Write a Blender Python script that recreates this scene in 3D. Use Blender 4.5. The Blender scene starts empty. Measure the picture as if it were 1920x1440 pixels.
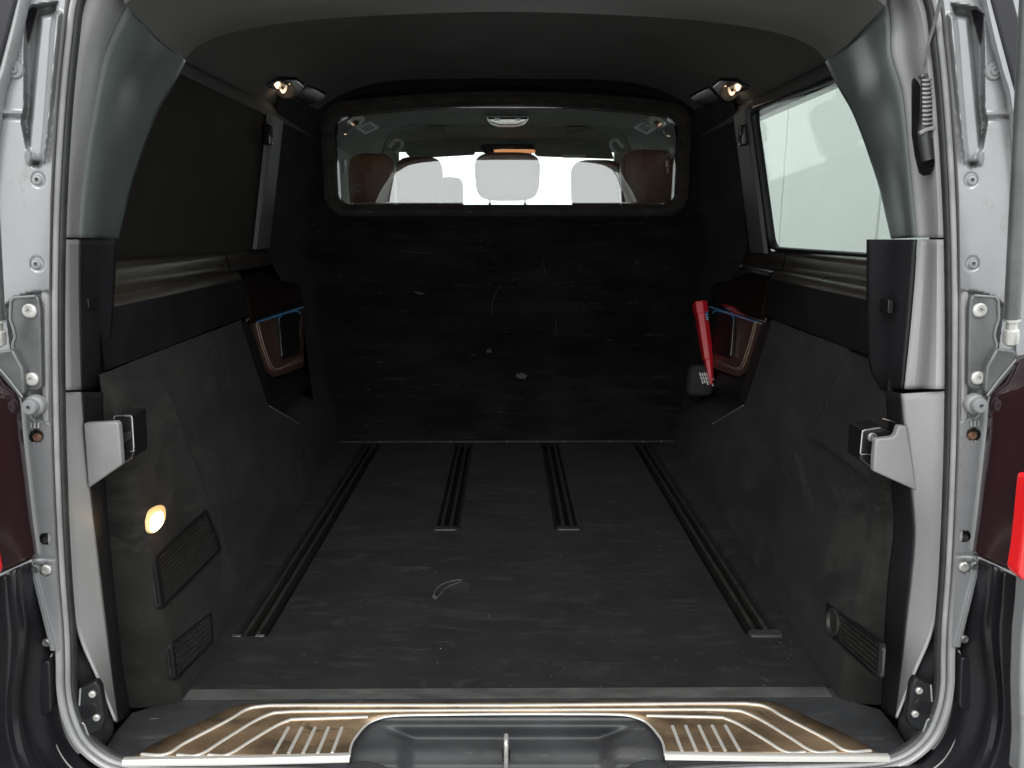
import bpy, bmesh, math, random
import numpy as np
from mathutils import Vector, Matrix

random.seed(7)
rng = np.random.default_rng(7)
sc = bpy.context.scene

# ------------------------------------------------------------------ camera
F = 1390.0                                   # focal length in photo pixels (1920 wide)
CAM = np.array([0.0, 0.0, 0.904])            # metres; cargo floor is z = 0, van runs along +Y
PITCH = math.atan(290 / F)
YAW = math.atan(10 * math.cos(PITCH) / F)
_cy, _sy, _cp, _sp = math.cos(YAW), math.sin(YAW), math.cos(PITCH), math.sin(PITCH)
FW = np.array([_sy * _cp, _cy * _cp, -_sp]); RT = np.array([_cy, -_sy, 0.0]); UP = np.cross(RT, FW)
cd = bpy.data.cameras.new('camera'); cam = bpy.data.objects.new('camera', cd)
sc.collection.objects.link(cam)
m = Matrix.Identity(4)
for i in range(3):
    m[i][0], m[i][1], m[i][2], m[i][3] = RT[i], UP[i], -FW[i], CAM[i]
cam.matrix_world = m
cd.sensor_width = 36.0; cd.lens = 36.0 * F / 1920; cd.clip_start = 0.02; cd.clip_end = 200
sc.camera = cam

# ------------------------------------------------------------------ light
WORLD = 2.6
w = bpy.data.worlds.new('World'); sc.world = w; w.use_nodes = True
bg = w.node_tree.nodes['Background']
bg.inputs[0].default_value = (0.97, 1.0, 0.99, 1); bg.inputs[1].default_value = WORLD


def area_light(name, loc, target, sx, sy, power, color):
    ld = bpy.data.lights.new(name, 'AREA'); ld.shape = 'RECTANGLE'; ld.size = sx; ld.size_y = sy
    ld.energy = power; ld.color = color
    o = bpy.data.objects.new(name, ld); sc.collection.objects.link(o)
    o.location = loc
    o.rotation_euler = (Vector(target) - Vector(loc)).to_track_quat('-Z', 'Y').to_euler()
    return o


area_light('overhead_softbox', (-0.9, -1.4, 2.9), (0, 1.6, 0.3), 3.2, 0.5, 110, (1.0, 0.98, 0.95))  # added softboxes, out of view, give the even world light some shape
area_light('overhead_softbox', (1.3, -0.5, 2.9), (0, 1.6, 0.3), 3.2, 0.4, 60, (1.0, 0.98, 0.95))

sc.view_settings.view_transform = 'Standard'; sc.view_settings.look = 'None'
sc.view_settings.exposure = 0.0; sc.view_settings.gamma = 1.0
sc.render.engine = 'CYCLES'
sc.cycles.use_denoising = True
sc.cycles.max_bounces = 10; sc.cycles.diffuse_bounces = 5; sc.cycles.glossy_bounces = 5
sc.cycles.transparent_max_bounces = 12
sc.cycles.sample_clamp_indirect = 6.0


# ------------------------------------------------------------------ pixel -> place helpers (left side of the van is x < 0)
def ray(x, y):
    return FW + RT * ((x - 960) / F) + UP * ((720 - y) / F)


def onY(x, y, Y):
    d = ray(x, y); t = (Y - CAM[1]) / d[1]; return CAM + t * d


def onZ(x, y, Z=0.0):
    d = ray(x, y); t = (Z - CAM[2]) / d[2]; return CAM + t * d


def onX(x, y, X):
    d = ray(x, y); t = (X - CAM[0]) / d[0]; return CAM + t * d


def xwall(Y, z):
    return -(0.65 + 0.045 * (Y - 1.335) + 0.10 * min(max(z, 0), 0.66))


def onW(x, y, off=0.0, side=-1):
    """pixel -> inner face of the cargo side wall; off > 0 moves towards the middle of the van."""
    X = 0.72
    for _ in range(25):
        P = onX(x, y, side * X)
        X = -xwall(P[1], P[2]) - off
    return onX(x, y, side * X)


def zhead(x, Y):
    return 1.44 + 0.02 * (Y - 2) - 0.15 * (abs(x) / 0.76) ** 5


def onH(x, y, off=0.0):
    """pixel -> headliner of the cargo room; off > 0 hangs below it."""
    z = 1.4
    for _ in range(40):
        P = onZ(x, y, z); z = 0.5 * z + 0.5 * (zhead(max(-0.76, min(0.76, P[0])), P[1]) - off)
    return onZ(x, y, z)


def mir(pts, s):
    """points found on the left side; s = +1 mirrors them to the right side."""
    return [np.array([-p[0], p[1], p[2]]) if s > 0 else np.array(p) for p in pts]


def resample(pts, n, smooth=True):
    P = np.array(pts, float)
    if smooth and len(P) > 2:
        Q = []
        ext = np.vstack([2 * P[0] - P[1], P, 2 * P[-1] - P[-2]])
        for i in range(1, len(ext) - 2):
            a, b, c, d = ext[i - 1], ext[i], ext[i + 1], ext[i + 2]
            for t in np.linspace(0, 1, 12, endpoint=False):
                Q.append(0.5 * (2 * b + (c - a) * t + (2 * a - 5 * b + 4 * c - d) * t ** 2 + (3 * b - a - 3 * c + d) * t ** 3))
        Q.append(P[-1]); P = np.array(Q)
    L = np.concatenate([[0], np.cumsum(np.linalg.norm(np.diff(P, axis=0), axis=1))])
    t = np.linspace(0, L[-1], n)
    return np.stack([np.interp(t, L, P[:, k]) for k in range(3)], 1)


# ------------------------------------------------------------------ materials
MATS = {}


def mat(name, base, rough=0.5, metal=0.0, spec=0.5, noise=None, bump=None, sheen=0.0, coat=0.0, emit=None, aniso=None):
    """noise = (scale, amount, stretch); bump = (scale, strength)"""
    ma = bpy.data.materials.new(name); ma.use_nodes = True
    nt = ma.node_tree; N = nt.nodes; b = N['Principled BSDF']
    b.inputs['Base Color'].default_value = (*base, 1); b.inputs['Roughness'].default_value = rough
    b.inputs['Metallic'].default_value = metal; b.inputs['Specular IOR Level'].default_value = spec
    b.inputs['Coat Weight'].default_value = coat; b.inputs['Coat Roughness'].default_value = 0.12
    if sheen:
        b.inputs['Sheen Weight'].default_value = sheen; b.inputs['Sheen Roughness'].default_value = 0.6
        b.inputs['Sheen Tint'].default_value = (0.9, 0.9, 0.95, 1)
    if emit:
        b.inputs['Emission Color'].default_value = (*emit[0], 1); b.inputs['Emission Strength'].default_value = emit[1]
    tc = N.new('ShaderNodeTexCoord'); mp = N.new('ShaderNodeMapping')
    nt.links.new(tc.outputs['Object'], mp.inputs[0])
    if noise:
        s, amt, st = noise
        mp.inputs['Scale'].default_value = st
        n1 = N.new('ShaderNodeTexNoise'); n1.inputs['Scale'].default_value = s; n1.inputs['Detail'].default_value = 7
        n1.inputs['Roughness'].default_value = 0.62
        nt.links.new(mp.outputs[0], n1.inputs['Vector'])
        mr = N.new('ShaderNodeMapRange'); mr.inputs['From Min'].default_value = 0.32; mr.inputs['From Max'].default_value = 0.70
        mr.inputs['To Min'].default_value = 1 - amt; mr.inputs['To Max'].default_value = 1 + amt
        nt.links.new(n1.outputs['Fac'], mr.inputs['Value'])
        mx = N.new('ShaderNodeVectorMath'); mx.operation = 'SCALE'; mx.inputs[0].default_value = base
        nt.links.new(mr.outputs[0], mx.inputs['Scale']); nt.links.new(mx.outputs[0], b.inputs['Base Color'])
        rr = N.new('ShaderNodeMapRange'); rr.inputs['To Min'].default_value = max(0, rough - 0.08); rr.inputs['To Max'].default_value = min(1, rough + 0.08)
        nt.links.new(n1.outputs['Fac'], rr.inputs['Value']); nt.links.new(rr.outputs[0], b.inputs['Roughness'])
    if bump:
        n2 = N.new('ShaderNodeTexNoise'); n2.inputs['Scale'].default_value = bump[0]; n2.inputs['Detail'].default_value = 4
        nt.links.new(tc.outputs['Object'], n2.inputs['Vector'])
        bp = N.new('ShaderNodeBump'); bp.inputs['Strength'].default_value = bump[1]; bp.inputs['Distance'].default_value = 0.004
        nt.links.new(n2.outputs['Fac'], bp.inputs['Height']); nt.links.new(bp.outputs[0], b.inputs['Normal'])
    MATS[name] = ma
    return ma


def specks(ma, scale, thr, color, stretch=(1, 1, 1), distort=0.0):
    """sparse pale flecks (lint, dust, scuffs) mixed over a material's base colour"""
    nt = ma.node_tree; N = nt.nodes; b = N['Principled BSDF']
    tc = N.new('ShaderNodeTexCoord'); mp = N.new('ShaderNodeMapping'); mp.inputs['Scale'].default_value = stretch
    nt.links.new(tc.outputs['Object'], mp.inputs[0])
    n = N.new('ShaderNodeTexNoise'); n.inputs['Scale'].default_value = scale; n.inputs['Detail'].default_value = 5
    n.inputs['Roughness'].default_value = 0.7; n.inputs['Distortion'].default_value = distort
    nt.links.new(mp.outputs[0], n.inputs['Vector'])
    r = N.new('ShaderNodeMapRange'); r.inputs['From Min'].default_value = thr; r.inputs['From Max'].default_value = thr + 0.09
    nt.links.new(n.outputs['Fac'], r.inputs['Value'])
    mx = N.new('ShaderNodeMix'); mx.data_type = 'RGBA'
    src = b.inputs['Base Color'].links[0].from_socket if b.inputs['Base Color'].links else None
    if src: nt.links.new(src, mx.inputs[6])
    else: mx.inputs[6].default_value = b.inputs['Base Color'].default_value
    mx.inputs[7].default_value = (*color, 1)
    nt.links.new(r.outputs[0], mx.inputs[0]); nt.links.new(mx.outputs[2], b.inputs['Base Color'])


def glass(name, tint, refl, rough=0.0, edge=0.96):
    ma = bpy.data.materials.new(name); ma.use_nodes = True
    nt = ma.node_tree; N = nt.nodes; N.remove(N['Principled BSDF'])
    t = N.new('ShaderNodeBsdfTransparent'); t.inputs[0].default_value = (*tint, 1)
    g = N.new('ShaderNodeBsdfGlossy'); g.inputs['Roughness'].default_value = rough; g.inputs[0].default_value = (1, 1, 1, 1)
    lw = N.new('ShaderNodeLayerWeight'); lw.inputs['Blend'].default_value = 0.5     # facing term: same from both sides of the pane
    fr = N.new('ShaderNodeMath'); fr.operation = 'POWER'; fr.inputs[1].default_value = 5.0
    nt.links.new(lw.outputs['Facing'], fr.inputs[0])
    ad = N.new('ShaderNodeMath'); ad.operation = 'MULTIPLY_ADD'; ad.use_clamp = True
    ad.inputs[1].default_value = edge - refl; ad.inputs[2].default_value = 0.04 + refl
    nt.links.new(fr.outputs[0], ad.inputs[0])
    mx = N.new('ShaderNodeMixShader'); nt.links.new(ad.outputs[0], mx.inputs[0])
    nt.links.new(t.outputs[0], mx.inputs[1]); nt.links.new(g.outputs[0], mx.inputs[2])
    nt.links.new(mx.outputs[0], N['Material Output'].inputs[0])
    MATS[name] = ma
    return ma


mat('paint', (0.190, 0.194, 0.202), 0.36, 0.35, 0.5, noise=(3, 0.16, (1, 1, 1)), coat=0.4)
mat('paint_dark', (0.010, 0.010, 0.012), 0.45, 0, 0.25)
mat('flange', (0.27, 0.27, 0.272), 0.35, 0.2, 0.5, noise=(9, 0.15, (1, 1, 1)))
mat('rubber', (0.020, 0.020, 0.022), 0.42, 0, 0.5, noise=(20, 0.3, (1, 1, 1)))
mat('rubber_rib', (0.20, 0.202, 0.205), 0.38, 0, 0.5, noise=(14, 0.2, (1, 1, 1)))  # rib grey: the rubber's sheen put into the base colour
mat('grey_trim', (0.225, 0.226, 0.228), 0.42, 0.0, 0.4, noise=(4, 0.14, (1, 1, 0.4)), bump=(900, 0.05))
mat('mount_grey', (0.150, 0.151, 0.152), 0.45, 0.0, 0.35, noise=(9, 0.14, (1, 1, 1)), bump=(900, 0.05))
mat('green_trim', (0.072, 0.084, 0.080), 0.32, 0, 0.5, noise=(5, 0.18, (1, 1, 0.5)), bump=(1200, 0.04))
mat('black_trim', (0.009, 0.0093, 0.0105), 0.48, 0, 0.25, noise=(8, 0.25, (1, 1, 1)), bump=(900, 0.08))
mat('black_gloss', (0.008, 0.008, 0.009), 0.18, 0, 0.5)
mat('suede', (0.0130, 0.0126, 0.0120), 0.95, 0, 0.08, noise=(6, 0.50, (1, 0.6, 1.3)), bump=(700, 0.35), sheen=0.02)
mat('leather_black', (0.006, 0.006, 0.0072), 0.55, 0, 0.25, noise=(10, 0.3, (1, 1, 1)), bump=(500, 0.15))
mat('shelf_vinyl', (0.026, 0.022, 0.019), 0.30, 0, 0.55, noise=(12, 0.2, (1, 1, 1)), bump=(600, 0.02))
mat('carpet', (0.0102, 0.0103, 0.0109), 1.0, 0, 0.05, noise=(5, 0.35, (1.0, 1.5, 1)), bump=(900, 0.6), sheen=0.02)
mat('velvet', (0.0075, 0.0075, 0.0078), 1.0, 0, 0.05, noise=(6, 0.5, (0.7, 1, 2.0)), bump=(500, 0.5), sheen=0.03)
mat('velvet_frame_lit', (0.030, 0.027, 0.025), 1.0, 0, 0.05, noise=(16, 0.5, (0.7, 1, 2.0)), bump=(500, 0.5), sheen=0.05)  # velvet made lighter and browner: the lit surround put into the colour
mat('headliner', (0.080, 0.080, 0.078), 0.95, 0, 0.1, noise=(4, 0.12, (1, 1, 1)), bump=(1100, 0.25))
mat('headliner_cabin', (0.30, 0.33, 0.318), 0.95, 0, 0.1, noise=(6, 0.15, (1, 1, 1)), bump=(900, 0.2))
mat('header', (0.086, 0.086, 0.083), 0.62, 0, 0.35, noise=(3, 0.10, (1, 1, 1)), bump=(1200, 0.10))
mat('pillar_c', (0.062, 0.062, 0.062), 0.6, 0, 0.3, noise=(6, 0.12, (1, 1, 1)), bump=(900, 0.1))
mat('blind', (0.020, 0.018, 0.0165), 0.8, 0, 0.15, noise=(6, 0.2, (1, 1, 1)), bump=(800, 0.2))
mat('sill_plastic', (0.0255, 0.0262, 0.028), 0.50, 0, 0.35, noise=(7, 0.35, (1, 1.6, 1)), bump=(500, 0.10))
mat('sill_rubber', (0.046, 0.046, 0.0455), 0.60, 0, 0.35, noise=(9, 0.4, (1, 3, 1)), bump=(500, 0.15))
mat('steel_amber', (0.29, 0.205, 0.128), 0.36, 0.74, 0.5, noise=(5, 0.65, (1, 1.6, 1)), bump=(60, 0.03))  # steel sill plate with its amber reflections put into the base colour
mat('steel', (0.78, 0.76, 0.72), 0.28, 0.70, 0.5)
mat('bolt', (0.40, 0.40, 0.385), 0.35, 0.55, 0.5, noise=(60, 0.15, (1, 1, 1)))
mat('bracket', (0.085, 0.087, 0.09), 0.30, 0.3, 0.5, noise=(12, 0.25, (1, 1, 1)))
mat('worn', (0.050, 0.050, 0.048), 0.8)
mat('plug', (0.14, 0.142, 0.148), 0.45, 0, 0.4)
mat('copper_bolt', (0.34, 0.20, 0.14), 0.4, 0.6)
mat('lamp_dark', (0.018, 0.008, 0.010), 0.10, 0, 0.5, coat=0.5)
mat('lamp_red', (0.55, 0.012, 0.015), 0.12, 0, 0.5, coat=0.6, emit=((1.0, 0.03, 0.03), 0.10))
mat('bumper', (0.009, 0.009, 0.011), 0.36, 0, 0.4, noise=(5, 0.3, (1, 1, 1)))
mat('grille_black', (0.005, 0.005, 0.005), 0.7, 0, 0.15)
mat('slat', (0.020, 0.019, 0.018), 0.40, 0, 0.45, noise=(40, 0.4, (1, 1, 1)))
mat('lens_lit', (1.0, 0.75, 0.45), 0.3, emit=((1.0, 0.74, 0.42), 7.0))
mat('lens_rim', (0.6, 0.42, 0.22), 0.25, emit=((1.0, 0.55, 0.2), 0.35))
mat('bulb', (1.0, 0.8, 0.6), 0.3, emit=((1.0, 0.80, 0.60), 0.45))
mat('reflector', (0.50, 0.45, 0.40), 0.15, 0.9, noise=(60, 0.4, (1, 1, 1)))
mat('brown_leather', (0.058, 0.031, 0.023), 0.42, 0, 0.45, noise=(8, 0.18, (1, 1, 1)), bump=(450, 0.18))
mat('stitch', (0.30, 0.22, 0.17), 0.7)
mat('chrome_blue', (0.45, 0.68, 0.85), 0.15, 1.0, emit=((0.2, 0.55, 1.0), 0.05))  # chrome with a faint blue glow added in the material
mat('chrome', (0.75, 0.75, 0.74), 0.18, 1.0)
mat('pale_plastic', (0.75, 0.78, 0.78), 0.4)
mat('white_print', (0.75, 0.75, 0.75), 0.6)
mat('red_plastic', (0.62, 0.018, 0.028), 0.35, 0, 0.5, noise=(20, 0.12, (1, 1, 1)))
mat('pouch', (0.017, 0.0165, 0.016), 0.8, noise=(14, 0.5, (1, 1, 1)), bump=(300, 0.3))
mat('amber_reflection', (0.85, 0.42, 0.22), 0.3, emit=((1.0, 0.42, 0.18), 0.75))
mat('scrap', (0.060, 0.062, 0.058), 0.6)
mat('lint', (0.32, 0.32, 0.31), 0.8)
mat('seat_leather', (0.24, 0.12, 0.080), 0.42, 0, 0.45, noise=(7, 0.15, (1, 1, 1)), bump=(400, 0.12))
mat('wall_paint', (0.80, 0.82, 0.81), 0.75, 0, 0.3, noise=(2, 0.03, (1, 1, 1)))
mat('concrete', (0.34, 0.34, 0.33), 0.6, 0, 0.4, noise=(3, 0.2, (1, 1, 1)))
mat('speaker_cloth', (0.16, 0.17, 0.165), 0.9)

# walnut veneer: wavy dark grain under lacquer
wal = mat('walnut', (0.022, 0.012, 0.008), 0.16, 0, 0.5, coat=0.5)
nt = wal.node_tree; N = nt.nodes
tc = N.new('ShaderNodeTexCoord'); wv = N.new('ShaderNodeTexWave'); wv.inputs['Scale'].default_value = 22
wv.inputs['Distortion'].default_value = 9; wv.inputs['Detail'].default_value = 3; wv.bands_direction = 'X'
cr = N.new('ShaderNodeValToRGB'); cr.color_ramp.elements[0].color = (0.003, 0.002, 0.0017, 1); cr.color_ramp.elements[1].color = (0.022, 0.012, 0.008, 1)
nt.links.new(tc.outputs['Object'], wv.inputs['Vector']); nt.links.new(wv.outputs['Fac'], cr.inputs[0])
nt.links.new(cr.outputs[0], N['Principled BSDF'].inputs['Base Color'])

specks(MATS['velvet_frame_lit'], 26, 0.62, (0.09, 0.085, 0.08), (0.5, 1, 1.6))
specks(MATS['velvet'], 3, 0.53, (0.0125, 0.012, 0.0125), (0.6, 1, 2.5))
specks(MATS['velvet'], 11, 0.61, (0.022, 0.021, 0.022), (0.45, 1, 4.5))
specks(MATS['velvet'], 60, 0.66, (0.12, 0.12, 0.12), (0.3, 1, 1.8))
specks(MATS['carpet'], 5, 0.54, (0.0180, 0.0180, 0.0180), (0.8, 2.6, 1), 1.6)
specks(MATS['carpet'], 14, 0.61, (0.026, 0.026, 0.026), (0.7, 3.0, 1), 0.8)
specks(MATS['carpet'], 95, 0.72, (0.10, 0.10, 0.10))
specks(MATS['suede'], 4, 0.55, (0.021, 0.0205, 0.0195), (1, 0.7, 1), 1.2)
specks(MATS['suede'], 80, 0.72, (0.10, 0.10, 0.095))
specks(MATS['black_trim'], 110, 0.73, (0.35, 0.35, 0.35))
specks(MATS['paint'], 16, 0.60, (0.145, 0.143, 0.14), (1, 1, 0.6))
specks(MATS['sill_plastic'], 12, 0.58, (0.042, 0.042, 0.042), (0.6, 2, 1))
specks(MATS['sill_plastic'], 40, 0.66, (0.13, 0.13, 0.13), (0.4, 2, 1))
specks(MATS['steel_amber'], 9, 0.56, (0.13, 0.095, 0.065), (0.8, 1.6, 1), 1.0)
specks(MATS['steel_amber'], 34, 0.63, (0.55, 0.48, 0.38), (0.25, 2.4, 1))
specks(MATS['green_trim'], 22, 0.62, (0.10, 0.115, 0.11), (1, 1, 0.3))

glass('partition_glass', (0.95, 0.97, 0.96), 0.085, 0.0)
glass('privacy_glass', (0.60, 0.635, 0.618), -0.02, 0.0, 0.3)
glass('clear_glass', (0.95, 0.97, 0.96), 0.0, 0.0)


# ------------------------------------------------------------------ mesh helpers
def new_obj(name, verts, faces, material, parent=None, smooth=True, solid=0.0, bevel=0.0, recalc=True, sharp=None):
    me = bpy.data.meshes.new(name)
    me.from_pydata([tuple(map(float, v)) for v in verts], [], faces)
    if recalc:
        bm = bmesh.new(); bm.from_mesh(me)
        bmesh.ops.remove_doubles(bm, verts=bm.verts, dist=1e-6)
        bmesh.ops.recalc_face_normals(bm, faces=bm.faces); bm.to_mesh(me); bm.free()
    me.materials.append(MATS[material])
    o = bpy.data.objects.new(name, me); sc.collection.objects.link(o)
    if smooth:
        me.polygons.foreach_set('use_smooth', [True] * len(me.polygons))
        if sharp is None: sharp = 40
        me.set_sharp_from_angle(angle=math.radians(sharp))
    if bevel:
        md = o.modifiers.new('bevel', 'BEVEL'); md.width = bevel; md.segments = 3; md.limit_method = 'ANGLE'; md.angle_limit = math.radians(35)
    if solid:
        md = o.modifiers.new('solid', 'SOLIDIFY'); md.thickness = solid; md.offset = -1
    if parent is not None:
        o.parent = parent; o.matrix_parent_inverse = world_of(parent).inverted()
    return o


def world_of(o):
    if o.parent is None: return o.matrix_basis.copy()
    return world_of(o.parent) @ o.matrix_parent_inverse @ o.matrix_basis


def thing(name, loc, label, cat, group=None):
    o = bpy.data.objects.new(name, None); sc.collection.objects.link(o); o.location = loc
    o.empty_display_size = 0.05
    o['label'] = label; o['category'] = cat
    if group: o['group'] = group
    return o


def tag(o, label, cat, group=None):
    o['label'] = label; o['category'] = cat
    if group: o['group'] = group
    return o


def loft(name, lines, material, parent, n=32, cross=None, solid=0.0, smooth_lines=True, closed=False, sharp=40):
    """surface through a list of polylines; cross = number of resampled rows across (smooth)"""
    G = np.array([resample(l, n, smooth_lines) for l in lines])
    if cross:
        G = np.stack([resample(G[:, j], cross, len(lines) > 2) for j in range(n)], 1)
    R, C = G.shape[:2]
    V = G.reshape(-1, 3); fs = []
    for i in range(R - 1):
        for j in range(C - 1 + (1 if closed else 0)):
            k = (j + 1) % C
            fs.append((i * C + j, i * C + k, (i + 1) * C + k, (i + 1) * C + j))
    return new_obj(name, V, fs, material, parent, solid=solid, sharp=sharp)


def prism(name, pts, vec, material, parent, bevel=0.0, smooth=True):
    """polygon pts extruded by vec"""
    n = len(pts); vec = np.array(vec, float)
    V = [np.array(p) for p in pts] + [np.array(p) + vec for p in pts]
    fs = [tuple(range(n)), tuple(range(2 * n - 1, n - 1, -1))] + [(i, (i + 1) % n, n + (i + 1) % n, n + i) for i in range(n)]
    return new_obj(name, V, fs, material, parent, smooth=smooth, bevel=bevel)


def box(name, lo, hi, material, parent=None, bevel=0.0):
    x0, y0, z0 = lo; x1, y1, z1 = hi
    return prism(name, [(x0, y0, z0), (x1, y0, z0), (x1, y1, z0), (x0, y1, z0)], (0, 0, z1 - z0), material, parent, bevel)


def sweep(name, path, profile, material, parent, ref=(0, 1, 0), n=120, closed_profile=True, smooth_path=True, caps=True, taper=None):
    """profile [(u, v)]: u along tangent x ref (in plane), v along ref"""
    P = resample(path, n, smooth_path); ref = np.array(ref, float)
    V = []; m_ = len(profile)
    for i in range(n):
        t = P[min(i + 1, n - 1)] - P[max(i - 1, 0)]; t /= np.linalg.norm(t)
        u = np.cross(t, ref); u /= np.linalg.norm(u)
        v = np.cross(u, t)
        k = 1 if taper is None else taper(i / (n - 1))
        for a, b in profile: V.append(P[i] + k * (u * a + v * b))
    fs = []
    for i in range(n - 1):
        for j in range(m_ if closed_profile else m_ - 1):
            k = (j + 1) % m_
            fs.append((i * m_ + j, i * m_ + k, (i + 1) * m_ + k, (i + 1) * m_ + j))
    if caps and closed_profile:
        fs.append(tuple(range(m_))); fs.append(tuple(range((n - 1) * m_, n * m_)))
    return new_obj(name, V, fs, material, parent)


def circ(r, k=10, ru=1.0, rv=1.0, cu=0, cv=0):
    return [(cu + r * ru * math.cos(2 * math.pi * i / k), cv + r * rv * math.sin(2 * math.pi * i / k)) for i in range(k)]


def tube(name, path, r, material, parent, n=40, k=10, smooth_path=True, ref=(0.13, 0.31, 0.94), taper=None):
    return sweep(name, path, circ(r, k), material, parent, ref=ref, n=n, smooth_path=smooth_path, taper=taper)


def lathe(name, c, axis, prof, material, parent, k=24, star=None):
    """prof [(radius, height along axis)]; star = index of the profile ring cut as a six-lobed socket"""
    a = Vector(axis).normalized(); q = a.to_track_quat('Z', 'Y')
    V = []; fs = []
    for ri, (r, h) in enumerate(prof):
        for i in range(k):
            th = 2 * math.pi * i / k
            rr = r * (1 + 0.22 * math.cos(6 * th)) if star and ri in star else r
            V.append(np.array(c) + np.array(q @ Vector((rr * math.cos(th), rr * math.sin(th), h))))
    for ri in range(len(prof) - 1):
        for i in range(k):
            j = (i + 1) % k
            fs.append((ri * k + i, ri * k + j, (ri + 1) * k + j, (ri + 1) * k + i))
    fs.append(tuple(range((len(prof) - 1) * k, len(prof) * k)))
    return new_obj(name, V, fs, material, parent, sharp=35)


def bolt(c, axis, r, material, parent, name='bolt'):
    p = [(r * 0.98, -0.003), (r, 0.000), (r * 0.98, r * 0.18), (r * 0.8, r * 0.36), (r * 0.40, r * 0.42), (r * 0.34, r * 0.40), (r * 0.30, r * 0.10)]
    return lathe(name, c, axis, p, material, parent, k=24, star=(4, 5, 6))


def poly_sdf(px, py, poly):
    """signed distance (negative inside), numpy arrays"""
    P = np.array(poly, float); d = np.full(px.shape, 1e9); ins = np.zeros(px.shape, bool)
    for i in range(len(P)):
        a, b = P[i], P[(i + 1) % len(P)]
        e = b - a; wx, wy = px - a[0], py - a[1]
        t = np.clip((wx * e[0] + wy * e[1]) / (e @ e), 0, 1)
        d = np.minimum(d, np.hypot(wx - t * e[0], wy - t * e[1]))
        c = ((a[1] <= py) & (b[1] > py)) | ((b[1] <= py) & (a[1] > py))
        xx = a[0] + (py - a[1]) / (e[1] if abs(e[1]) > 1e-9 else 1e-9) * e[0]
        ins ^= c & (px < xx)
    return np.where(ins, -d, d)


def sstep(x, a, b):
    t = np.clip((x - a) / (b - a), 0, 1); return t * t * (3 - 2 * t)


# ------------------------------------------------------------------ the setting (what shows past the glass)
g = box('ground', (-9, -7, -0.70), (9, 12, -0.60), 'concrete'); g['kind'] = 'structure'
# pale wall beyond the right-hand window, standing panels with vertical joints
wl = box('wall', (3.35, -2.0, -0.6), (3.5, 11.0, 3.6), 'wall_paint'); wl['kind'] = 'structure'
for i, y in enumerate((1.95, 4.35, 6.75, 9.15)):
    pn = box('panel', (3.30, y, -0.6), (3.352, y + 2.36, 3.58), 'wall_paint', wl, bevel=0.01)

# ================================================================== THE VAN
van = thing('van', (0, 3.0, -0.6), 'grey van seen through its open tailgate, empty black carpeted cargo room', 'van')

# ---- outer shell: closes the room off from the light outside (right side has a window opening)
box('roof_skin', (-0.93, 1.16, 1.54), (0.93, 5.2, 1.58), 'paint', van)
box('underbody', (-0.93, 1.18, -0.16), (0.93, 6.0, -0.06), 'paint_dark', van)
box('side_skin', (-0.95, 1.16, -0.16), (-0.91, 3.2, 1.56), 'paint', van)
prism('side_skin', [(0.91, 1.16, -0.16), (0.91, 3.2, -0.16), (0.91, 3.2, 0.78), (0.91, 1.16, 0.78)], (0.04, 0, 0), 'paint', van)
prism('side_skin', [(0.91, 1.16, 1.30), (0.91, 3.2, 1.30), (0.91, 3.2, 1.56), (0.91, 1.16, 1.56)], (0.04, 0, 0), 'paint', van)
prism('side_skin', [(0.91, 1.16, 0.78), (0.91, 1.40, 0.78), (0.91, 1.40, 1.30), (0.91, 1.16, 1.30)], (0.04, 0, 0), 'paint', van)
prism('side_skin', [(0.91, 3.05, 0.78), (0.91, 3.2, 0.78), (0.91, 3.2, 1.30), (0.91, 3.05, 1.30)], (0.04, 0, 0), 'paint', van)
for s in (-1, 1):       # cab: lower side, roof rail, pillars; door windows stay open to the light
    for (y0, y1, z0, z1) in ((3.2, 6.0, -0.16, 0.70), (3.2, 5.2, 1.22, 1.56), (3.2, 4.85, 0.70, 1.22)):
        prism('cab_side', [(s * 0.87, y0, z0), (s * 0.87, y1, z0), (s * 0.87, y1, z1), (s * 0.87, y0, z1)], (s * 0.06, 0, 0), 'headliner_cabin', van)
    prism('door_glass', [(s * 0.90, 4.84, 0.69), (s * 0.90, 5.55, 0.69), (s * 0.90, 5.00, 1.23), (s * 0.90, 4.84, 1.23)], (s * 0.004, 0, 0), 'clear_glass', van, smooth=False)
box('dashboard', (-0.87, 5.15, 0.0), (0.87, 5.95, 0.62), 'black_trim', van, bevel=0.05)

# ---- body aperture: painted jamb with its pressed pocket, both sides
POCK = [(44, 22), (58, 8), (112, 0), (104, 60), (98, 150), (90, 250), (84, 306), (72, 317), (57, 312), (47, 280), (37, 228), (43, 200), (43, 100)]
COLM = [(78, 32), (112, 26), (100, 150), (90, 250), (80, 302), (55, 304), (53, 296), (62, 205), (70, 110)]
POC2 = [(8, 572), (28, 556), (60, 547), (96, 543), (96, 794), (62, 786), (45, 766), (24, 700)]


def jamb_outer(y):
    return np.interp(y, [-60, 0, 60, 130, 175, 400, 690, 745, 880, 1045, 1120, 1215, 1260], [56, 38, 25, 6, -8, -22, -20, -10, 20, 52, 70, 94, 100])


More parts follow.
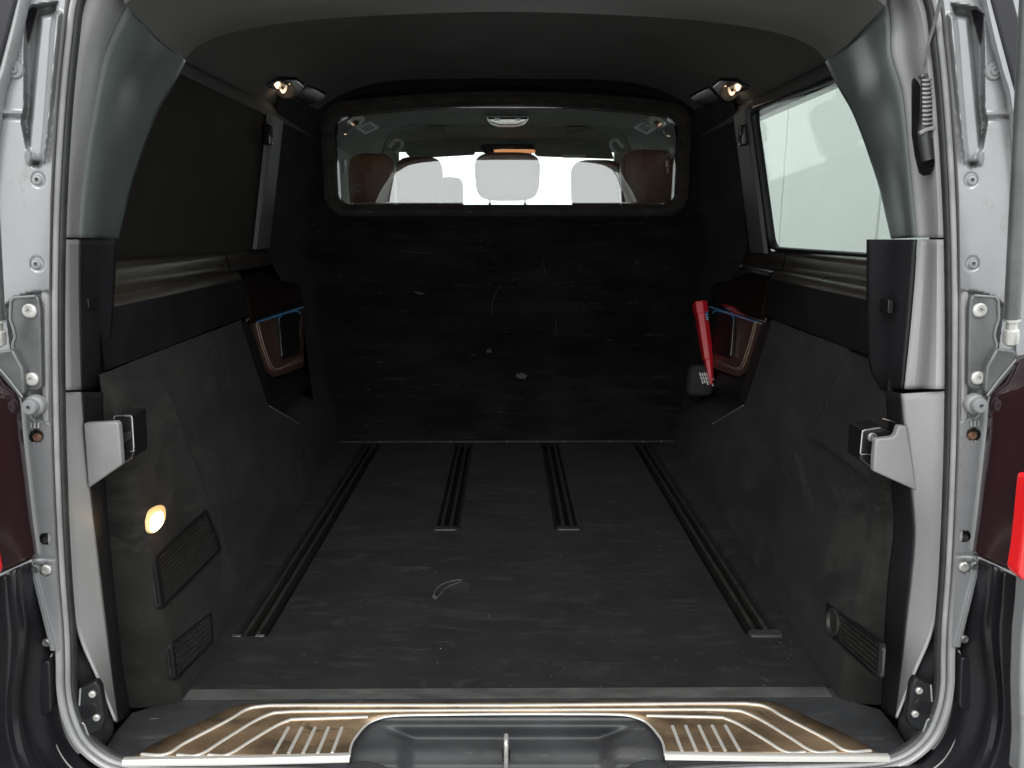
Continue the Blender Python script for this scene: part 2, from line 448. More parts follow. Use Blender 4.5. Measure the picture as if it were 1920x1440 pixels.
def jamb(s):
    ys = np.arange(-60, 1222, 3.2); C = 62
    px = np.zeros((len(ys), C)); py = np.zeros_like(px)
    inner = np.interp(ys, [-60, 0, 170, 370, 600, 850, 1090, 1256], [138, 122, 104, 94, 91, 95, 105, 113])
    for i, y in enumerate(ys):
        px[i] = np.linspace(jamb_outer(y), inner[i], C); py[i] = y
    d = 0.028 * sstep(-poly_sdf(px, py, POCK), 0, 11) - 0.022 * sstep(-poly_sdf(px, py, COLM), -7, 3)
    d += 0.010 * sstep(-poly_sdf(px, py, POC2), 0, 6)
    step = 215 + 0.05 * px
    d += np.where(px < 46, 1, 0) * (0.004 * np.exp(-((py - step - 4) / 3.5) ** 2) - 0.004 * np.exp(-((py - step + 4) / 4.0) ** 2))
    for (cx, cy, rx, ry) in ((68, 818, 14, 12), (85, 1010, 11, 10.5)):
        d += 0.030 * sstep(1 - np.hypot((px - cx) / rx, (py - cy) / ry), 0, 0.12)
    d += 0.006 * sstep(1 - np.hypot((px - 86) / 13, (py - 1068) / 13), 0, 0.15)
    d += 0.004 * np.exp(-((py - 1046) / 2.0) ** 2)
    d -= 0.006 * sstep(12 - (px - px[:, :1]), 0, 6)                       # rolled outer lip
    d += 0.003 * sstep(np.abs(py - 430), 60, 220)
    for (cx, cy) in ((28, 131), (72, 337), (70, 495)):                    # dimples round the plugs
        d += 0.003 * sstep(1 - np.hypot((px - cx) / 15, (py - cy) / 15), 0, 0.2)
    V = []
    for i in range(len(ys)):
        for j in range(C): V.append(onY(px[i, j], py[i, j], 1.115 + d[i, j]))
    V = mir(V, s); fs = [(i * C + j, i * C + j + 1, (i + 1) * C + j + 1, (i + 1) * C + j) for i in range(len(ys) - 1) for j in range(C - 1)]
    o = new_obj('tailgate_jamb', V, fs, 'paint', van, sharp=60)
    back = (0, -1, 0)
    # plastic plugs
    P = mir([onY(28, 131, 1.118)], s)[0]
    lathe('plug', P, back, [(0.0125, -0.003), (0.0125, 0.001), (0.011, 0.003), (0.006, 0.003), (0.0055, 0.005), (0.003, 0.005), (0.002, 0.003)], 'plug', o)
    for (cx, cy) in ((72, 337), (70, 495)):
        P = mir([onY(cx, cy, 1.118)], s)[0]
        pl = lathe('plug', P, back, [(0.010, -0.002), (0.0098, 0.001), (0.0075, 0.0015), (0.0062, 0.004), (0.0030, 0.0045), (0.0026, -0.004)], 'paint', o)
    for (cx, cy, r, mt) in ((74, 818, 0.0072, 'copper_bolt'), (89, 1010, 0.0062, 'bracket')):
        P = mir([onY(cx, cy, 1.140)], s)[0]
        lathe('recessed_bolt', P, back, [(r, -0.006), (r, 0.006), (r * 0.8, 0.008), (r * 0.45, 0.008), (r * 0.4, 0.004)], mt, o, k=6 if mt == 'bracket' else 18)
    P = mir([onY(87, 1068, 1.121)], s)[0]; bolt(P, back, 0.0088, 'bolt', o)
    # sealed drain flap and stamped marks under the nut
    for k in range(3):
        q = mir([onY(56 + 7 * k, 792, 1.114), onY(59 + 7 * k, 792, 1.114), onY(59 + 7 * k, 803, 1.114), onY(56 + 7 * k, 803, 1.114)], s)
        prism('stamped_mark', q, (0, 0.002, 0), 'flange', o, bevel=0.0006)
    return o


def strut_bracket(s):
    Y = 1.100
    poly = [(20, 563), (26, 557), (66, 554), (72, 560), (75, 580), (78, 724), (72, 731), (46, 734), (43, 726), (41, 690), (27, 668), (22, 648), (29, 632), (24, 612), (19, 600)]
    o = prism('strut_bracket', mir([onY(x, y, Y) for x, y in poly], s), (0, 0.010, 0), 'bracket', van, bevel=0.0022)
    rim = mir([onY(x, y, Y - 0.001) for x, y in [(66, 555), (26, 558), (20, 565), (19, 600), (24, 613), (28, 631), (23, 648), (28, 668), (40, 689), (43, 725)]], s)
    tube('folded_edge', rim, 0.0018, 'plug', o, n=50, k=8, smooth_path=False)
    bolt(mir([onY(56, 583, Y - 0.001)], s)[0], (0, -1, 0), 0.0108, 'bolt', o)
    bolt(mir([onY(60, 711, Y - 0.001)], s)[0], (0, -1, 0), 0.0104, 'bolt', o)
    P = mir([onY(65, 760, 1.100)], s)[0]
    lathe('spacer_nut', P, (0.0, -1, 0), [(0.0160, -0.006), (0.0160, 0.002), (0.0140, 0.005), (0.0118, 0.006), (0.0115, 0.014), (0.0100, 0.016), (0.0032, 0.0163), (0.0028, 0.006)], 'plug', o)
    arm = [(42, 690), (46, 735), (36, 748), (-14, 690), (-14, 660), (22, 655)]
    prism('arm', mir([onY(x, y, 1.088) for x, y in arm], s), (0, 0.014, 0), 'bracket', o, bevel=0.003)
    tube('arm_edge', mir([onY(x, y, 1.086) for x, y in [(-14, 676), (20, 716), (42, 745)]], s), 0.0014, 'plug', o, n=16, k=8, smooth_path=False)
    # gas strut: black cylinder, steel collar and ball socket
    a, b = mir([onY(-42, -40, 1.00), onY(-6, 598, 1.062)], s)
    g = tube('gas_strut', [a, b], 0.0105, 'bracket', van, n=6, k=20)
    d = (b - a) / np.linalg.norm(b - a)
    lathe('collar', b, d, [(0.0110, 0.0), (0.0110, 0.004), (0.0075, 0.006), (0.0075, 0.016), (0.0100, 0.018), (0.0110, 0.028), (0.0100, 0.038), (0.005, 0.042)], 'bolt', g, k=20)
    return o


for s in (-1, 1):
    jamb(s); strut_bracket(s)
    # rolled edge of the outer skin and the dark strip beyond it
    lip = mir([onY(x, y, 1.105) for x, y in [(47, -50), (37, 0), (24, 60), (6, 130), (-8, 178), (-22, 300), (-30, 500)]], s)
    sweep('skin_edge', lip, [(-0.005, 0.004), (-0.004, -0.003), (0.003, -0.004), (0.006, 0.000), (0.006, 0.012)], 'paint', van, n=40)
    band = [(44, -60), (30, 0), (14, 62), (-4, 130), (-18, 180), (-34, 300), (-42, 500), (-96, 500), (-84, 300), (-60, 180), (-38, 90), (-14, 0), (-2, -60)]
    prism('quarter_panel', mir([onY(x, y, 1.098) for x, y in band], s), (0, 0.05, 0), 'paint_dark', van, bevel=0.004)

# ---- flange and weatherstrip round the opening
SEAL = [(950, -116), (420, -112), (250, -96), (170, -52), (141, 0), (130, 80), (121, 170), (114, 270), (109, 370), (106, 470), (105, 600), (106, 720),
        (109, 850), (114, 980), (120, 1090), (127, 1180), (129, 1240), (130, 1290), (138, 1335), (157, 1380), (187, 1411), (227, 1430), (300, 1439), (560, 1446), (660, 1458), (760, 1482), (950, 1486)]
L = [onY(x, y, 1.130) for x, y in SEAL]; R = mir(L, 1)
LOOP = [p for p in L] + R[::-1][1:-1]


def loop_sweep(name, prof, material, parent, n=420):
    P = resample(LOOP + [LOOP[0]], n + 1)[:-1]
    m_ = len(prof); V = []
    for i in range(n):
        t = P[(i + 1) % n] - P[i - 1]; t /= np.linalg.norm(t)
        u = np.cross(t, (0, 1, 0)); u /= np.linalg.norm(u)          # +u points into the opening on this winding, fixed below
        if np.dot(u, np.array([0, 0, 0.6]) - P[i] * np.array([1, 0, 1])) > 0: u = -u
        for a, b in prof: V.append(P[i] + u * a + np.array([0, b, 0]))
    fs = [(i * m_ + j, i * m_ + (j + 1) % m_, ((i + 1) % n) * m_ + (j + 1) % m_, ((i + 1) % n) * m_ + j) for i in range(n) for j in range(m_)]
    return new_obj(name, V, fs, material, parent)


for s in (-1, 1):      # unseen wall added to stop light leaking between jamb and outer skin
    ii = [onY(x - 12, y - (14 if y < -40 else 0), 1.152) for x, y in SEAL[1:21]]
    loft('jamb_light_block', [mir(ii, s), mir([(-0.935, 1.156, p[2] * 1.12 - 0.02) for p in ii], s)], 'paint', van, n=60, cross=3)
for s in (-1, 1):
    x0, x1 = sorted((s * 0.735, s * 0.93)); box('pillar_light_block', (x0, 1.285, 0.70), (x1, 1.300, 1.22), 'paint_dark', van)  # unseen boxes added to block light leaking behind the pillar trims
    x0, x1 = sorted((s * 0.70, s * 0.93)); box('pillar_light_block', (x0, 1.285, 1.22), (x1, 1.300, 1.56), 'paint_dark', van)
box('roof_light_block', (-0.93, 1.165, 1.32), (0.93, 1.185, 1.56), 'paint', van)  # unseen strip added to block light leaking in above the header
# +u = outwards from the opening, +v = into the van
loop_sweep('door_flange', [(0.021, 0.006), (0.020, -0.004), (0.016, -0.009), (0.011, -0.009), (0.008, -0.005), (0.008, 0.006)], 'flange', van)
ws = loop_sweep('weatherstrip', [(0.008, 0.007), (0.007, 0.001), (-0.007, 0.001), (-0.008, 0.008)], 'rubber', van)
loop_sweep('sealing_rib', circ(0.0040, 10, 1, 1.5, 0.0005, -0.001), 'rubber_rib', ws)
loop_sweep('inner_lip', [(-0.0048, 0.003), (-0.0048, -0.001), (-0.0065, -0.003), (-0.0085, -0.001), (-0.0095, 0.004), (-0.0095, 0.008)], 'rubber', ws)

# ---- rear pillar trims
NOSE = {}
for s in (-1, 1):
    o_up = [(164, -40), (147, 0), (136, 80), (127, 170), (120, 270), (115, 370), (113, 445)]
    if s < 0:
        a_up = [(262, -40), (234, 9), (205, 60), (187, 120), (171, 200), (159, 280), (149, 360), (143, 445)]
    else:        # mirrored measures of the right-hand pillar: its grey cover is wider
        a_up = [(236, -40), (224, 10), (220, 60), (219, 105), (203, 150), (192, 230), (184, 320), (173, 445)]
    b_up = [(345, 112), (331, 140), (318, 165), (290, 215), (262, 290), (240, 360), (223, 440), (220, 447)]
    cx = lambda A, B, f: [((1 - f) * a[0] + f * b[0], (1 - f) * a[1] + f * b[1]) for a, b in zip(A, B)]
    n8 = lambda A: [tuple(q[:2]) for q in resample([(x, y, 0) for x, y in A], 8)]
    O8, A8, B8 = n8(o_up), n8(a_up), n8(b_up)
    M8 = cx(A8, B8, 0.40)
    gp = lambda pts, Y: mir([onY(x, y, Y) for x, y in pts], s)
    # grey cover, upper
    lines = [gp(O8, 1.150), gp(cx(O8, A8, 0.3), 1.158), gp(cx(O8, A8, 0.62), 1.185 if s < 0 else 1.215), gp(A8, 1.235)]
    loft('pillar_cover', lines, 'grey_trim', van, n=60, cross=16, solid=0.004)
    A8b = cx(A8, B8, 0.006)
    hi = loft('pillar_trim', [gp(A8b, 1.233), gp(cx(A8, B8, 0.18), 1.249), gp(M8, 1.288), gp(cx(A8, B8, 0.7), 1.375), gp(B8, 1.450)],
              'green_trim', van, n=60, cross=20, solid=0.004)
    # middle
    o_m = [(113, 449), (113, 540), (114, 640), (116, 731)]
    a_m = [(143, 449), (143, 540), (145, 640), (148, 731)] if s < 0 else [(173, 449), (180, 540), (190, 640), (200, 731)]
    b_m = [(215, 449), (213, 500), (208, 600), (196, 690), (188, 731)] if s < 0 else [(268, 449), (268, 500), (268, 600), (262, 690), (240, 731)]
    O4, A4, B4 = n8(o_m), n8(a_m), n8(b_m)
    loft('pillar_cover', [gp(O4, 1.150), gp(cx(O4, A4, 0.35), 1.160), gp(cx(O4, A4, 0.65), 1.190 if s < 0 else 1.22), gp(A4, 1.235)], 'grey_trim', van, n=30, cross=14, solid=0.004)
    mp_ = loft('pillar_trim', [gp(cx(A4, B4, 0.012), 1.232), gp(cx(A4, B4, 0.3), 1.262), gp(cx(A4, B4, 0.62), 1.30), gp(B4, 1.335)], 'black_trim', van, n=30, cross=14, solid=0.004)
    # luggage cover notch moulded in the black trim
    nq = [(150, 562), (165, 560), (167, 578), (150, 580)] if s < 0 else [(220, 564), (229, 563), (231, 588), (221, 590)]
    prism('notch', gp(nq, 1.252 if s < 0 else 1.258), (0, 0.03, 0), 'black_gloss', mp_, bevel=0.001)
    # lower grey cover, down to its point
    o_l = [(116, 735), (119, 850), (125, 980), (132, 1100), (140, 1172), (168, 1240), (192, 1300), (214, 1352)]
    a_l = [(148, 735), (156, 830), (165, 915), (181, 1050), (193, 1150), (203, 1240), (211, 1310), (217, 1355)] if s < 0 else \
          [(203, 740), (198, 800), (184, 915), (177, 985), (181, 1060), (196, 1190), (206, 1290), (214, 1355)]
    OL, AL = n8(o_l), n8(a_l)
    loft('pillar_cover', [gp(OL, 1.150), gp(cx(OL, AL, 0.45), 1.176), gp(AL, 1.212)], 'grey_trim', van, n=50, cross=12, solid=0.004)
    c_l = [(190, 735), (192, 830), (196, 930), (206, 1050), (216, 1150), (226, 1240), (236, 1310), (243, 1340)] if s < 0 else \
          [(232, 735), (228, 800), (222, 915), (218, 1000), (226, 1060), (236, 1190), (240, 1290), (243, 1340)]
    CL = n8(c_l)
    NOSE[s] = [np.array(p) for p in resample(gp(CL, 1.283), 40)]
    loft('pillar_return', [gp(cx(AL, CL, 0.02), 1.211), gp(cx(AL, CL, 0.55), 1.245), gp(CL, 1.283)], 'black_trim', van, n=50, cross=10, solid=0.003)
    # corner of the sill beside the weatherstrip, with the guide wedge and its two screws
    o_c = [(141, 1176), (140, 1230), (141, 1290), (149, 1330), (167, 1374), (192, 1404)]
    a_c = [(144, 1176), (170, 1243), (194, 1303), (215, 1356), (205, 1385), (196, 1402)]
    OC, AC = n8(o_c), n8(a_c)
    loft('corner_trim', [gp(OC, 1.146), gp(AC, 1.166)], 'black_trim', van, n=30, cross=6, solid=0.003)
    wq = [(143, 1296), (151, 1290), (178, 1278), (186, 1290), (196, 1352), (188, 1372), (166, 1381), (158, 1374), (153, 1352), (146, 1346), (141, 1330)]
    wd = prism('guide_wedge', gp(wq, 1.132), (0, 0.016, 0), 'black_trim', van, bevel=0.004)
    for q in (((151, 1291), (149, 1322)), ((144, 1329), (149, 1352), (158, 1358)), ((158, 1358), (166, 1380))):
        tube('worn_edge', gp(q, 1.130), 0.0014, 'rubber_rib', wd, n=10, k=6, smooth_path=False)
    gq = [(150, 1326), (174, 1318), (182, 1326), (180, 1340), (160, 1350), (151, 1346)]
    prism('guide_groove', gp(gq, 1.1310), (0, 0.002, 0), 'black_gloss', wd, bevel=0.0006)
    for (x, y) in ((173, 1302), (181, 1346)):
        bolt(gp([(x, y)], 1.130)[0], (0, -1, 0), 0.0062, 'bolt', wd, 'screw')

# ---- latch covers (folded luggage-net mounts): silver plate with a black pocket behind
q = [(156, 794), (216, 791), (222, 795), (225, 830), (228, 872), (165, 916)]
lc = prism('net_mount', [onY(x, y, 1.200) for x, y in q], (0, 0.014, 0), 'mount_grey', van, bevel=0.003)
prism('pocket', [onY(x, y, 1.225) for x, y in [(213, 779), (248, 778), (252, 846), (250, 858), (228, 874), (222, 870), (220, 800), (213, 795)]], (0, 0.05, 0), 'black_gloss', lc, bevel=0.003)
tube('pocket_rim', [onY(x, y, 1.222) for x, y in [(214, 790), (214, 780), (247, 779), (251, 846), (244, 846)]], 0.0013, 'chrome', lc, n=30, k=6, smooth_path=False)
prism('catch', [onY(x, y, 1.221) for x, y in [(222, 815), (246, 808), (247, 822), (222, 838)]], (0, 0.01, 0), 'black_trim', lc, bevel=0.002)
q = [(1700, 799), (1685, 799), (1680, 815), (1675, 820), (1642, 824), (1639, 860), (1638, 884), (1720, 921), (1702, 806)]
rc = prism('net_mount', [onY(x, y, 1.200) for x, y in q], (0, 0.014, 0), 'mount_grey', van, bevel=0.003)
prism('pocket', [onY(x, y, 1.225) for x, y in [(1616, 806), (1652, 800), (1680, 812), (1644, 826), (1638, 882), (1612, 862)]], (0, 0.05, 0), 'black_gloss', rc, bevel=0.003)
tube('pocket_rim', [onY(x, y, 1.222) for x, y in [(1650, 802), (1617, 807), (1613, 851), (1634, 853)]], 0.0013, 'chrome', rc, n=30, k=6, smooth_path=False)
tube('pocket_rim', [onY(x, y, 1.222) for x, y in [(1654, 784), (1674, 790), (1688, 799)]], 0.0013, 'chrome', rc, n=12, k=6, smooth_path=False)
lathe('catch', onY(1636, 820, 1.221), (0, -1, 0.3), [(0.008, -0.01), (0.008, 0.001), (0.005, 0.002), (0.004, -0.002)], 'bracket', rc)

# ---- flexible cable sleeve in the slot of the right upper pillar, and the cable running up to the tailgate
slot = [(1739, 62), (1748, 72), (1752, 110), (1754, 160), (1757, 220), (1758, 270), (1752, 310), (1744, 328), (1736, 322), (1728, 290), (1722, 250), (1722, 140), (1722, 80), (1727, 66)]
YSL = lambda x: float(np.interp(1900 - x, [127, 155, 178, 203], [1.150, 1.160, 1.203, 1.235])) - 0.003
sl = prism('cable_slot', [onY(x, y, YSL(x)) for x, y in slot], (0, 0.02, 0), 'black_gloss', van)
path = [onY(x, y, 1.160) for x, y in [(1739, 142), (1738, 180), (1737, 215), (1733, 245), (1736, 275), (1740, 300)]]
tube('cable_sleeve', path, 0.0088, 'rubber', sl, n=40, k=12)
for i, y in enumerate(np.linspace(150, 232, 11)):
    tube('sleeve_ring', [onY(1729 + i * 0.1, y, 1.151), onY(1738, y + 0.5, 1.148), onY(1747, y - 1, 1.152)], 0.0016, 'rubber_rib', sl, n=8, k=6)
tube('sleeve_fold', [onY(x, y, 1.150) for x, y in [(1724, 250), (1738, 243), (1750, 240)]], 0.003, 'rubber_rib', sl, n=10, k=6)
prism('cable_clip', [onY(x, y, 1.152) for x, y in [(1728, 138), (1748, 136), (1748, 144), (1728, 146)]], (0, 0.012, 0), 'bracket', sl, bevel=0.002)
tube('cable', [onY(x, y, Y) for x, y, Y in [(1729, 126, 1.155), (1738, 92, 1.14), (1750, 52, 1.12), (1764, 0, 1.09), (1780, -60, 1.05)]], 0.0030, 'plug', van, n=30, k=10,
     taper=lambda t: 0.55 + 0.7 * t)

# ---- cargo side walls
E0 = onW(455, 605); E1 = onW(505, 762); E2 = onW(563, 797)
BULGE = [onW(x, y)[1:] for x, y in [(175, 716), (285, 716), (312, 735), (330, 790), (362, 880), (392, 965), (425, 1050), (470, 1130)]]
BULGE = [(1.05, BULGE[0][1])] + [tuple(b) for b in BULGE] + [(BULGE[-1][0], -0.2), (1.05, -0.2)]
SEAM1 = [onW(x, y, 0, 1)[1:] for x, y in [(1590, 660), (1560, 725), (1524, 826), (1600, 885), (1690, 965)]]


def line_dist(a, b, pts):
    d = np.full(a.shape, 1e9)
    for p, q in zip(pts[:-1], pts[1:]):
        p, q = np.array(p), np.array(q); e = q - p
        t = np.clip(((a - p[0]) * e[0] + (b - p[1]) * e[1]) / (e @ e), 0, 1)
        d = np.minimum(d, np.hypot(a - p[0] - t * e[0], b - p[1] - t * e[1]))
    return d


wx = lambda z: 0.805 - (z - 0.843) / (1.25 - 0.843) * 0.067
def onRW(x, y):
    X = 0.78
    for _ in range(20):
        P = onX(x, y, X); X = wx(P[2]) + 0.006
    return onX(x, y, X)


for s in (-1, 1):
    # lower suede panel: full height up to the tray, low under it
    def panel(name, y0f, y1f, z0, z1f, ny, nz):
        U, Vv = np.meshgrid(np.linspace(0, 1, ny), np.linspace(0, 1, nz))
        Yg = np.zeros_like(U); Zg = np.zeros_like(U)
        for i in range(nz):
            for j in range(ny):
                yy = y0f + U[i, j] * (y1f(0.66) - y0f) if not callable(y0f) else 0
                zt = z1f(yy); z = z0 + Vv[i, j] * (zt - z0)
                Yg[i, j] = y0f + U[i, j] * (y1f(z) - y0f); Zg[i, j] = z
        off = np.zeros_like(U)
        if s < 0:
            off += 0.016 * sstep(-poly_sdf(Yg, Zg, BULGE), -0.006, 0.016)
        else:
            dd = line_dist(Yg, Zg, SEAM1)
            off -= 0.005 * np.exp(-(dd / 0.006) ** 2)
            off += 0.010 * sstep(-poly_sdf(Yg, Zg, SEAM1 + [(1.0, SEAM1[-1][1]), (1.0, 0.8), (SEAM1[0][0], 0.8)]), 0, 0.02)
        off += 0.003 * np.sin(Yg * 9 + Zg * 5) * np.sin(Zg * 11 + 1)
        V = []
        for i in range(nz):
            for j in range(ny): V.append((xwall(Yg[i, j], Zg[i, j]) + off[i, j], Yg[i, j], Zg[i, j]))
        fs = [(i * ny + j, i * ny + j + 1, (i + 1) * ny + j + 1, (i + 1) * ny + j) for i in range(nz - 1) for j in range(ny - 1)]
        return new_obj(name, mir(V, s), fs, 'suede', van, solid=0.0)

    box('side_light_block', (s * 0.872 - 0.01, 2.80, 0.0), (s * 0.872 + 0.01, 3.18, 1.36), 'black_trim', van)  # panel added to close a light leak beside the side windows
    ed = lambda z: E0[1] + (E0[2] - z) / (E0[2] - E1[2]) * (E1[1] - E0[1]) if z > E1[2] else E1[1]
    sp = panel('side_panel', 1.306, ed, -0.004, lambda y: 0.655, 110, 76)
    # rounded nose where the panel turns outwards behind the rear pillar
    zz = np.linspace(-0.004, 0.655, 76)
    vv = [v.co for v in sp.data.vertices if abs(v.co.y - 1.306) < 1e-4]; vv.sort(key=lambda c: c.z)
    l0 = [np.array(v) for v in vv]
    cl = NOSE[s]; zs = [p[2] for p in cl[::-1]]
    l3 = [np.array([np.interp(p[2], zs, [q[0] for q in cl[::-1]]), 1.283, p[2]]) for p in l0]
    l1 = [np.array([a[0] + s * 0.003, 1.297, a[2]]) for a, b in zip(l0, l3)]
    l2 = [np.array([a[0] * 0.72 + b[0] * 0.28, 1.287, a[2]]) for a, b in zip(l0, l3)]
    loft('panel_nose', [l0, l1, l2, l3], 'suede', van, n=60, cross=14)
    zt = lambda y: float(np.interp(y, [E1[1], E2[1]], [E1[2], E2[2]]))
    panel('lower_side_panel', E1[1] - 0.002, lambda z: 3.12, -0.004, zt, 70, 24)
    gw = lambda pts, off=0.0: mir([onW(x, y, off) for x, y in pts], s)
    # ledge of the step, pale tube painting the highlight along its edge
    top = [(xwall(y, z), y, z) for y, z in ((E1[1], E1[2]), (E2[1], E2[2]), (E2[1] + 0.35, E2[2]))]
    outr = [(p[0] - 0.09, p[1], p[2] + 0.035) for p in top]
    loft('ledge', [mir(top, s), mir(outr, s)], 'suede', van, n=20, smooth_lines=False)
    tube('ledge_highlight', mir([(p[0] + 0.001, p[1], p[2] + 0.001) for p in top[:2]], s), 0.0018, 'plug', van, n=8, k=6)
    # recess behind the tray
    rec = [[(xwall(y, z) - 0.085, y, z) for y in np.linspace(E0[1] - 0.02, 3.1, 12)] for z in np.linspace(0.10, 0.74, 8)]
    loft('recess_panel', [mir(r, s) for r in rec], 'velvet', van, n=12)
    # end face of the rear panel along its slanted front edge
    e_in = [(xwall(ed(z), z), ed(z), z) for z in np.linspace(E1[2], 0.655, 10)]
    e_out = [(p[0] - 0.09, p[1] + 0.004, p[2]) for p in e_in]
    loft('panel_end', [mir(e_in, s), mir(e_out, s)], 'black_gloss', van, n=10, smooth_lines=False)
    # black strip running down beside the leather pocket
    loft('edge_strip', [gw([(452, 602), (470, 660), (503, 758)], 0.002), gw([(468, 604), (487, 660), (513, 752)], -0.010)], 'black_trim', van, n=14)
    # leather pocket with stitching, chrome line and lidded holder
    lp = prism('leather_panel', gw([(466, 610), (568, 579), (570, 688), (530, 703), (514, 707), (504, 697)], -0.012), (s * 0.012, 0, 0), 'brown_leather', van, bevel=0.002)
    for k, dx in ((0, 0), (1, 3.2)):
        tube('stitching', gw([(480 + dx, 606 - dx), (490 + dx, 645 - dx), (505 + dx, 687 - dx), (515 + dx, 694 - dx), (530 + dx, 690 - dx), (569, 671 + 3 - 2.2 * dx)], -0.0105), 0.0011, 'stitch', lp, n=50, k=6)
    sweep('chrome_line', gw([(482, 604), (525, 590), (568, 576)], -0.008), circ(0.0032, 8), 'chrome_blue', lp, ref=(1, 0, 0), n=14)
    tube('pocket_frame', gw([(458, 607), (482, 600), (569, 572)], -0.006), 0.0022, 'black_gloss', lp, n=20, k=8, smooth_path=False)
    hd = prism('holder_lid', gw([(524, 598), (530, 591), (556, 584), (563, 589), (563, 650), (558, 664), (534, 673), (529, 668)], -0.004), (s * 0.014, 0, 0), 'leather_black', lp, bevel=0.003)
    tube('lid_trim', gw([(523, 600), (529, 590), (556, 583), (563, 588)], -0.002), 0.0022, 'chrome_blue', lp, n=20, k=8)
    tube('lid_trim', gw([(563, 600), (562, 634)], -0.002), 0.0016, 'chrome', lp, n=6, k=8)
    tube('lid_trim', gw([(523, 602), (529, 668)], -0.002), 0.0010, 'chrome', lp, n=6, k=8)
    # black lower pocket under the leather
    prism('lower_pocket', gw([(486, 716), (504, 700), (516, 709), (570, 690), (586, 720), (508, 752)], -0.030), (s * 0.02, 0, 0), 'leather_black', van, bevel=0.004)
    tube('pocket_edge', gw([(484, 714), (497, 704)], -0.012), 0.0014, 'chrome', van, n=6, k=6)
    # walnut tray
    inn = gw([(461, 604), (515, 589), (569, 573)], -0.004)
    mid = mir([onX(452, 560, -0.79), onX(508, 548, -0.79), onX(562, 540, -0.79)], s)
    out = mir([onX(444, 512, -0.83), onX(495, 503, -0.83), onX(548, 502, -0.83)], s)
    tr = loft('walnut_tray', [inn, mid, out], 'walnut', van, n=12, cross=10, solid=0.004)
    tube('tray_edge', [p + np.array([0, 0, 0.001]) for p in out], 0.0014, 'chrome', tr, n=12, k=6)
    # belt: black leather panel, rounded shelf, ledge under the window
    PR = [(0.0, 0.658), (0.0, 0.70), (0.0, 0.745), (0.002, 0.765), (0.006, 0.777), (0.014, 0.785), (0.022, 0.7875), (0.031, 0.788), (0.035, 0.791),
          (0.038, 0.806), (0.041, 0.824), (0.045, 0.836), (0.053, 0.8415), (0.066, 0.8435), (0.095, 0.845)]
    YS = E0[1] + 0.03

    def belt(name, y0, y1, prof, m_, n=24):
        ls = [mir([(xwall(y, 0.66) - o, y, z) for y in np.linspace(y0, y1, n)], s) for o, z in prof]
        return loft(name, ls, m_, van, n=n, cross=None, smooth_lines=False, sharp=50)

    belt('belt_panel', 1.30, YS, PR[:4], 'leather_black')
    belt('belt_shelf', 1.30, YS, PR[3:], 'shelf_vinyl')
    belt('front_shelf', YS + 0.003, 2.80, PR[6:], 'shelf_vinyl')
    endp = [(xwall(YS, 0.66) - o, YS, z) for o, z in PR] + [(xwall(YS, 0.66) - 0.095, YS, 0.658)]
    prism('belt_end', mir(endp, s), (0, 0.012, 0), 'leather_black', van)
    # window reveal, C pillar and coat hook
    wb, wt = (-0.805, 0.843), (-0.738, 1.250)
    if s < 0:
        q = [onX(468, 437, wb[0]), onX(497, 214, wt[0])]
        F0, F1 = np.array([wb[0], q[0][1], wb[1]]), np.array([wt[0], q[1][1], wt[1]])
    cp_in = lambda f, dy: (wb[0] + f * (wt[0] - wb[0]) + 0.006, F0[1] + f * (F1[1] - F0[1]) + dy, wb[1] + f * (wt[1] - wb[1]))
    fr = np.linspace(0, 1, 10)
    if s > 0:       # the right-hand opening ends a little further forward
        G0, G1 = onRW(1450, 463), onRW(1415, 206)
        cp_in = lambda f, dy: (-(G0[0] + f * (G1[0] - G0[0])) + 0.010, G0[1] + f * (G1[1] - G0[1]) + dy + 0.012, G0[2] - 0.02 + f * (G1[2] - G0[2] + 0.03))
    ow = lambda p: (p[0] - 0.014, p[1], p[2])
    loft('trim_light_block', [mir([ow(cp_in(f, 0.012)) for f in np.linspace(-0.08, 1.05, 8)], s), mir([ow(cp_in(f, 0.55)) for f in np.linspace(-0.08, 1.05, 8)], s)], 'black_trim', van, n=10)  # plate added behind the trim to stop slivers of light leaking through
    cpil = loft('window_pillar_trim', [mir([cp_in(f, 0.0) for f in fr], s), mir([(lambda p: (p[0] + 0.012, p[1], p[2]))(cp_in(f, 0.02)) for f in fr], s), mir([cp_in(f, 0.17) for f in fr], s)],
                'pillar_c', van, n=12, cross=14)
    P = mir([onX(503, 250, -0.728)], s)[0]
    hk = box('coat_hook', (P[0] - 0.012, P[1] - 0.016, P[2] - 0.036), (P[0] + 0.012, P[1] + 0.016, P[2] + 0.026), 'black_gloss', van, bevel=0.006)
    xs = P[0] - s * 0.014
    tube('hook_tab', [(xs, P[1] - 0.004, P[2] + 0.02), (xs, P[1] - 0.006, P[2] - 0.006)], 0.0055, 'chrome', hk, n=6, k=8)
    # strip between window and headliner
    loft('roof_rail_trim', [mir([(wt[0] + 0.002, y, wt[1] - 0.003) for y in np.linspace(1.40, 3.05, 12)], s),
                            mir([(wt[0] - 0.006, y, wt[1] + 0.03) for y in np.linspace(1.40, 3.05, 12)], s),
                            mir([(-0.762, y, zhead(0.76, y) + 0.002) for y in np.linspace(1.40, 3.05, 12)], s)], 'headliner', van, n=14, cross=6)
    # near reveal between pillar trim and window
    loft('rear_reveal', [mir([(wb[0] - 0.02, 1.40, z) for z in np.linspace(0.66, 1.40, 8)], s), mir([(-0.60, 1.455, z) for z in np.linspace(1.22, 1.42, 8)], s)], 'black_trim', van, n=8) if False else None

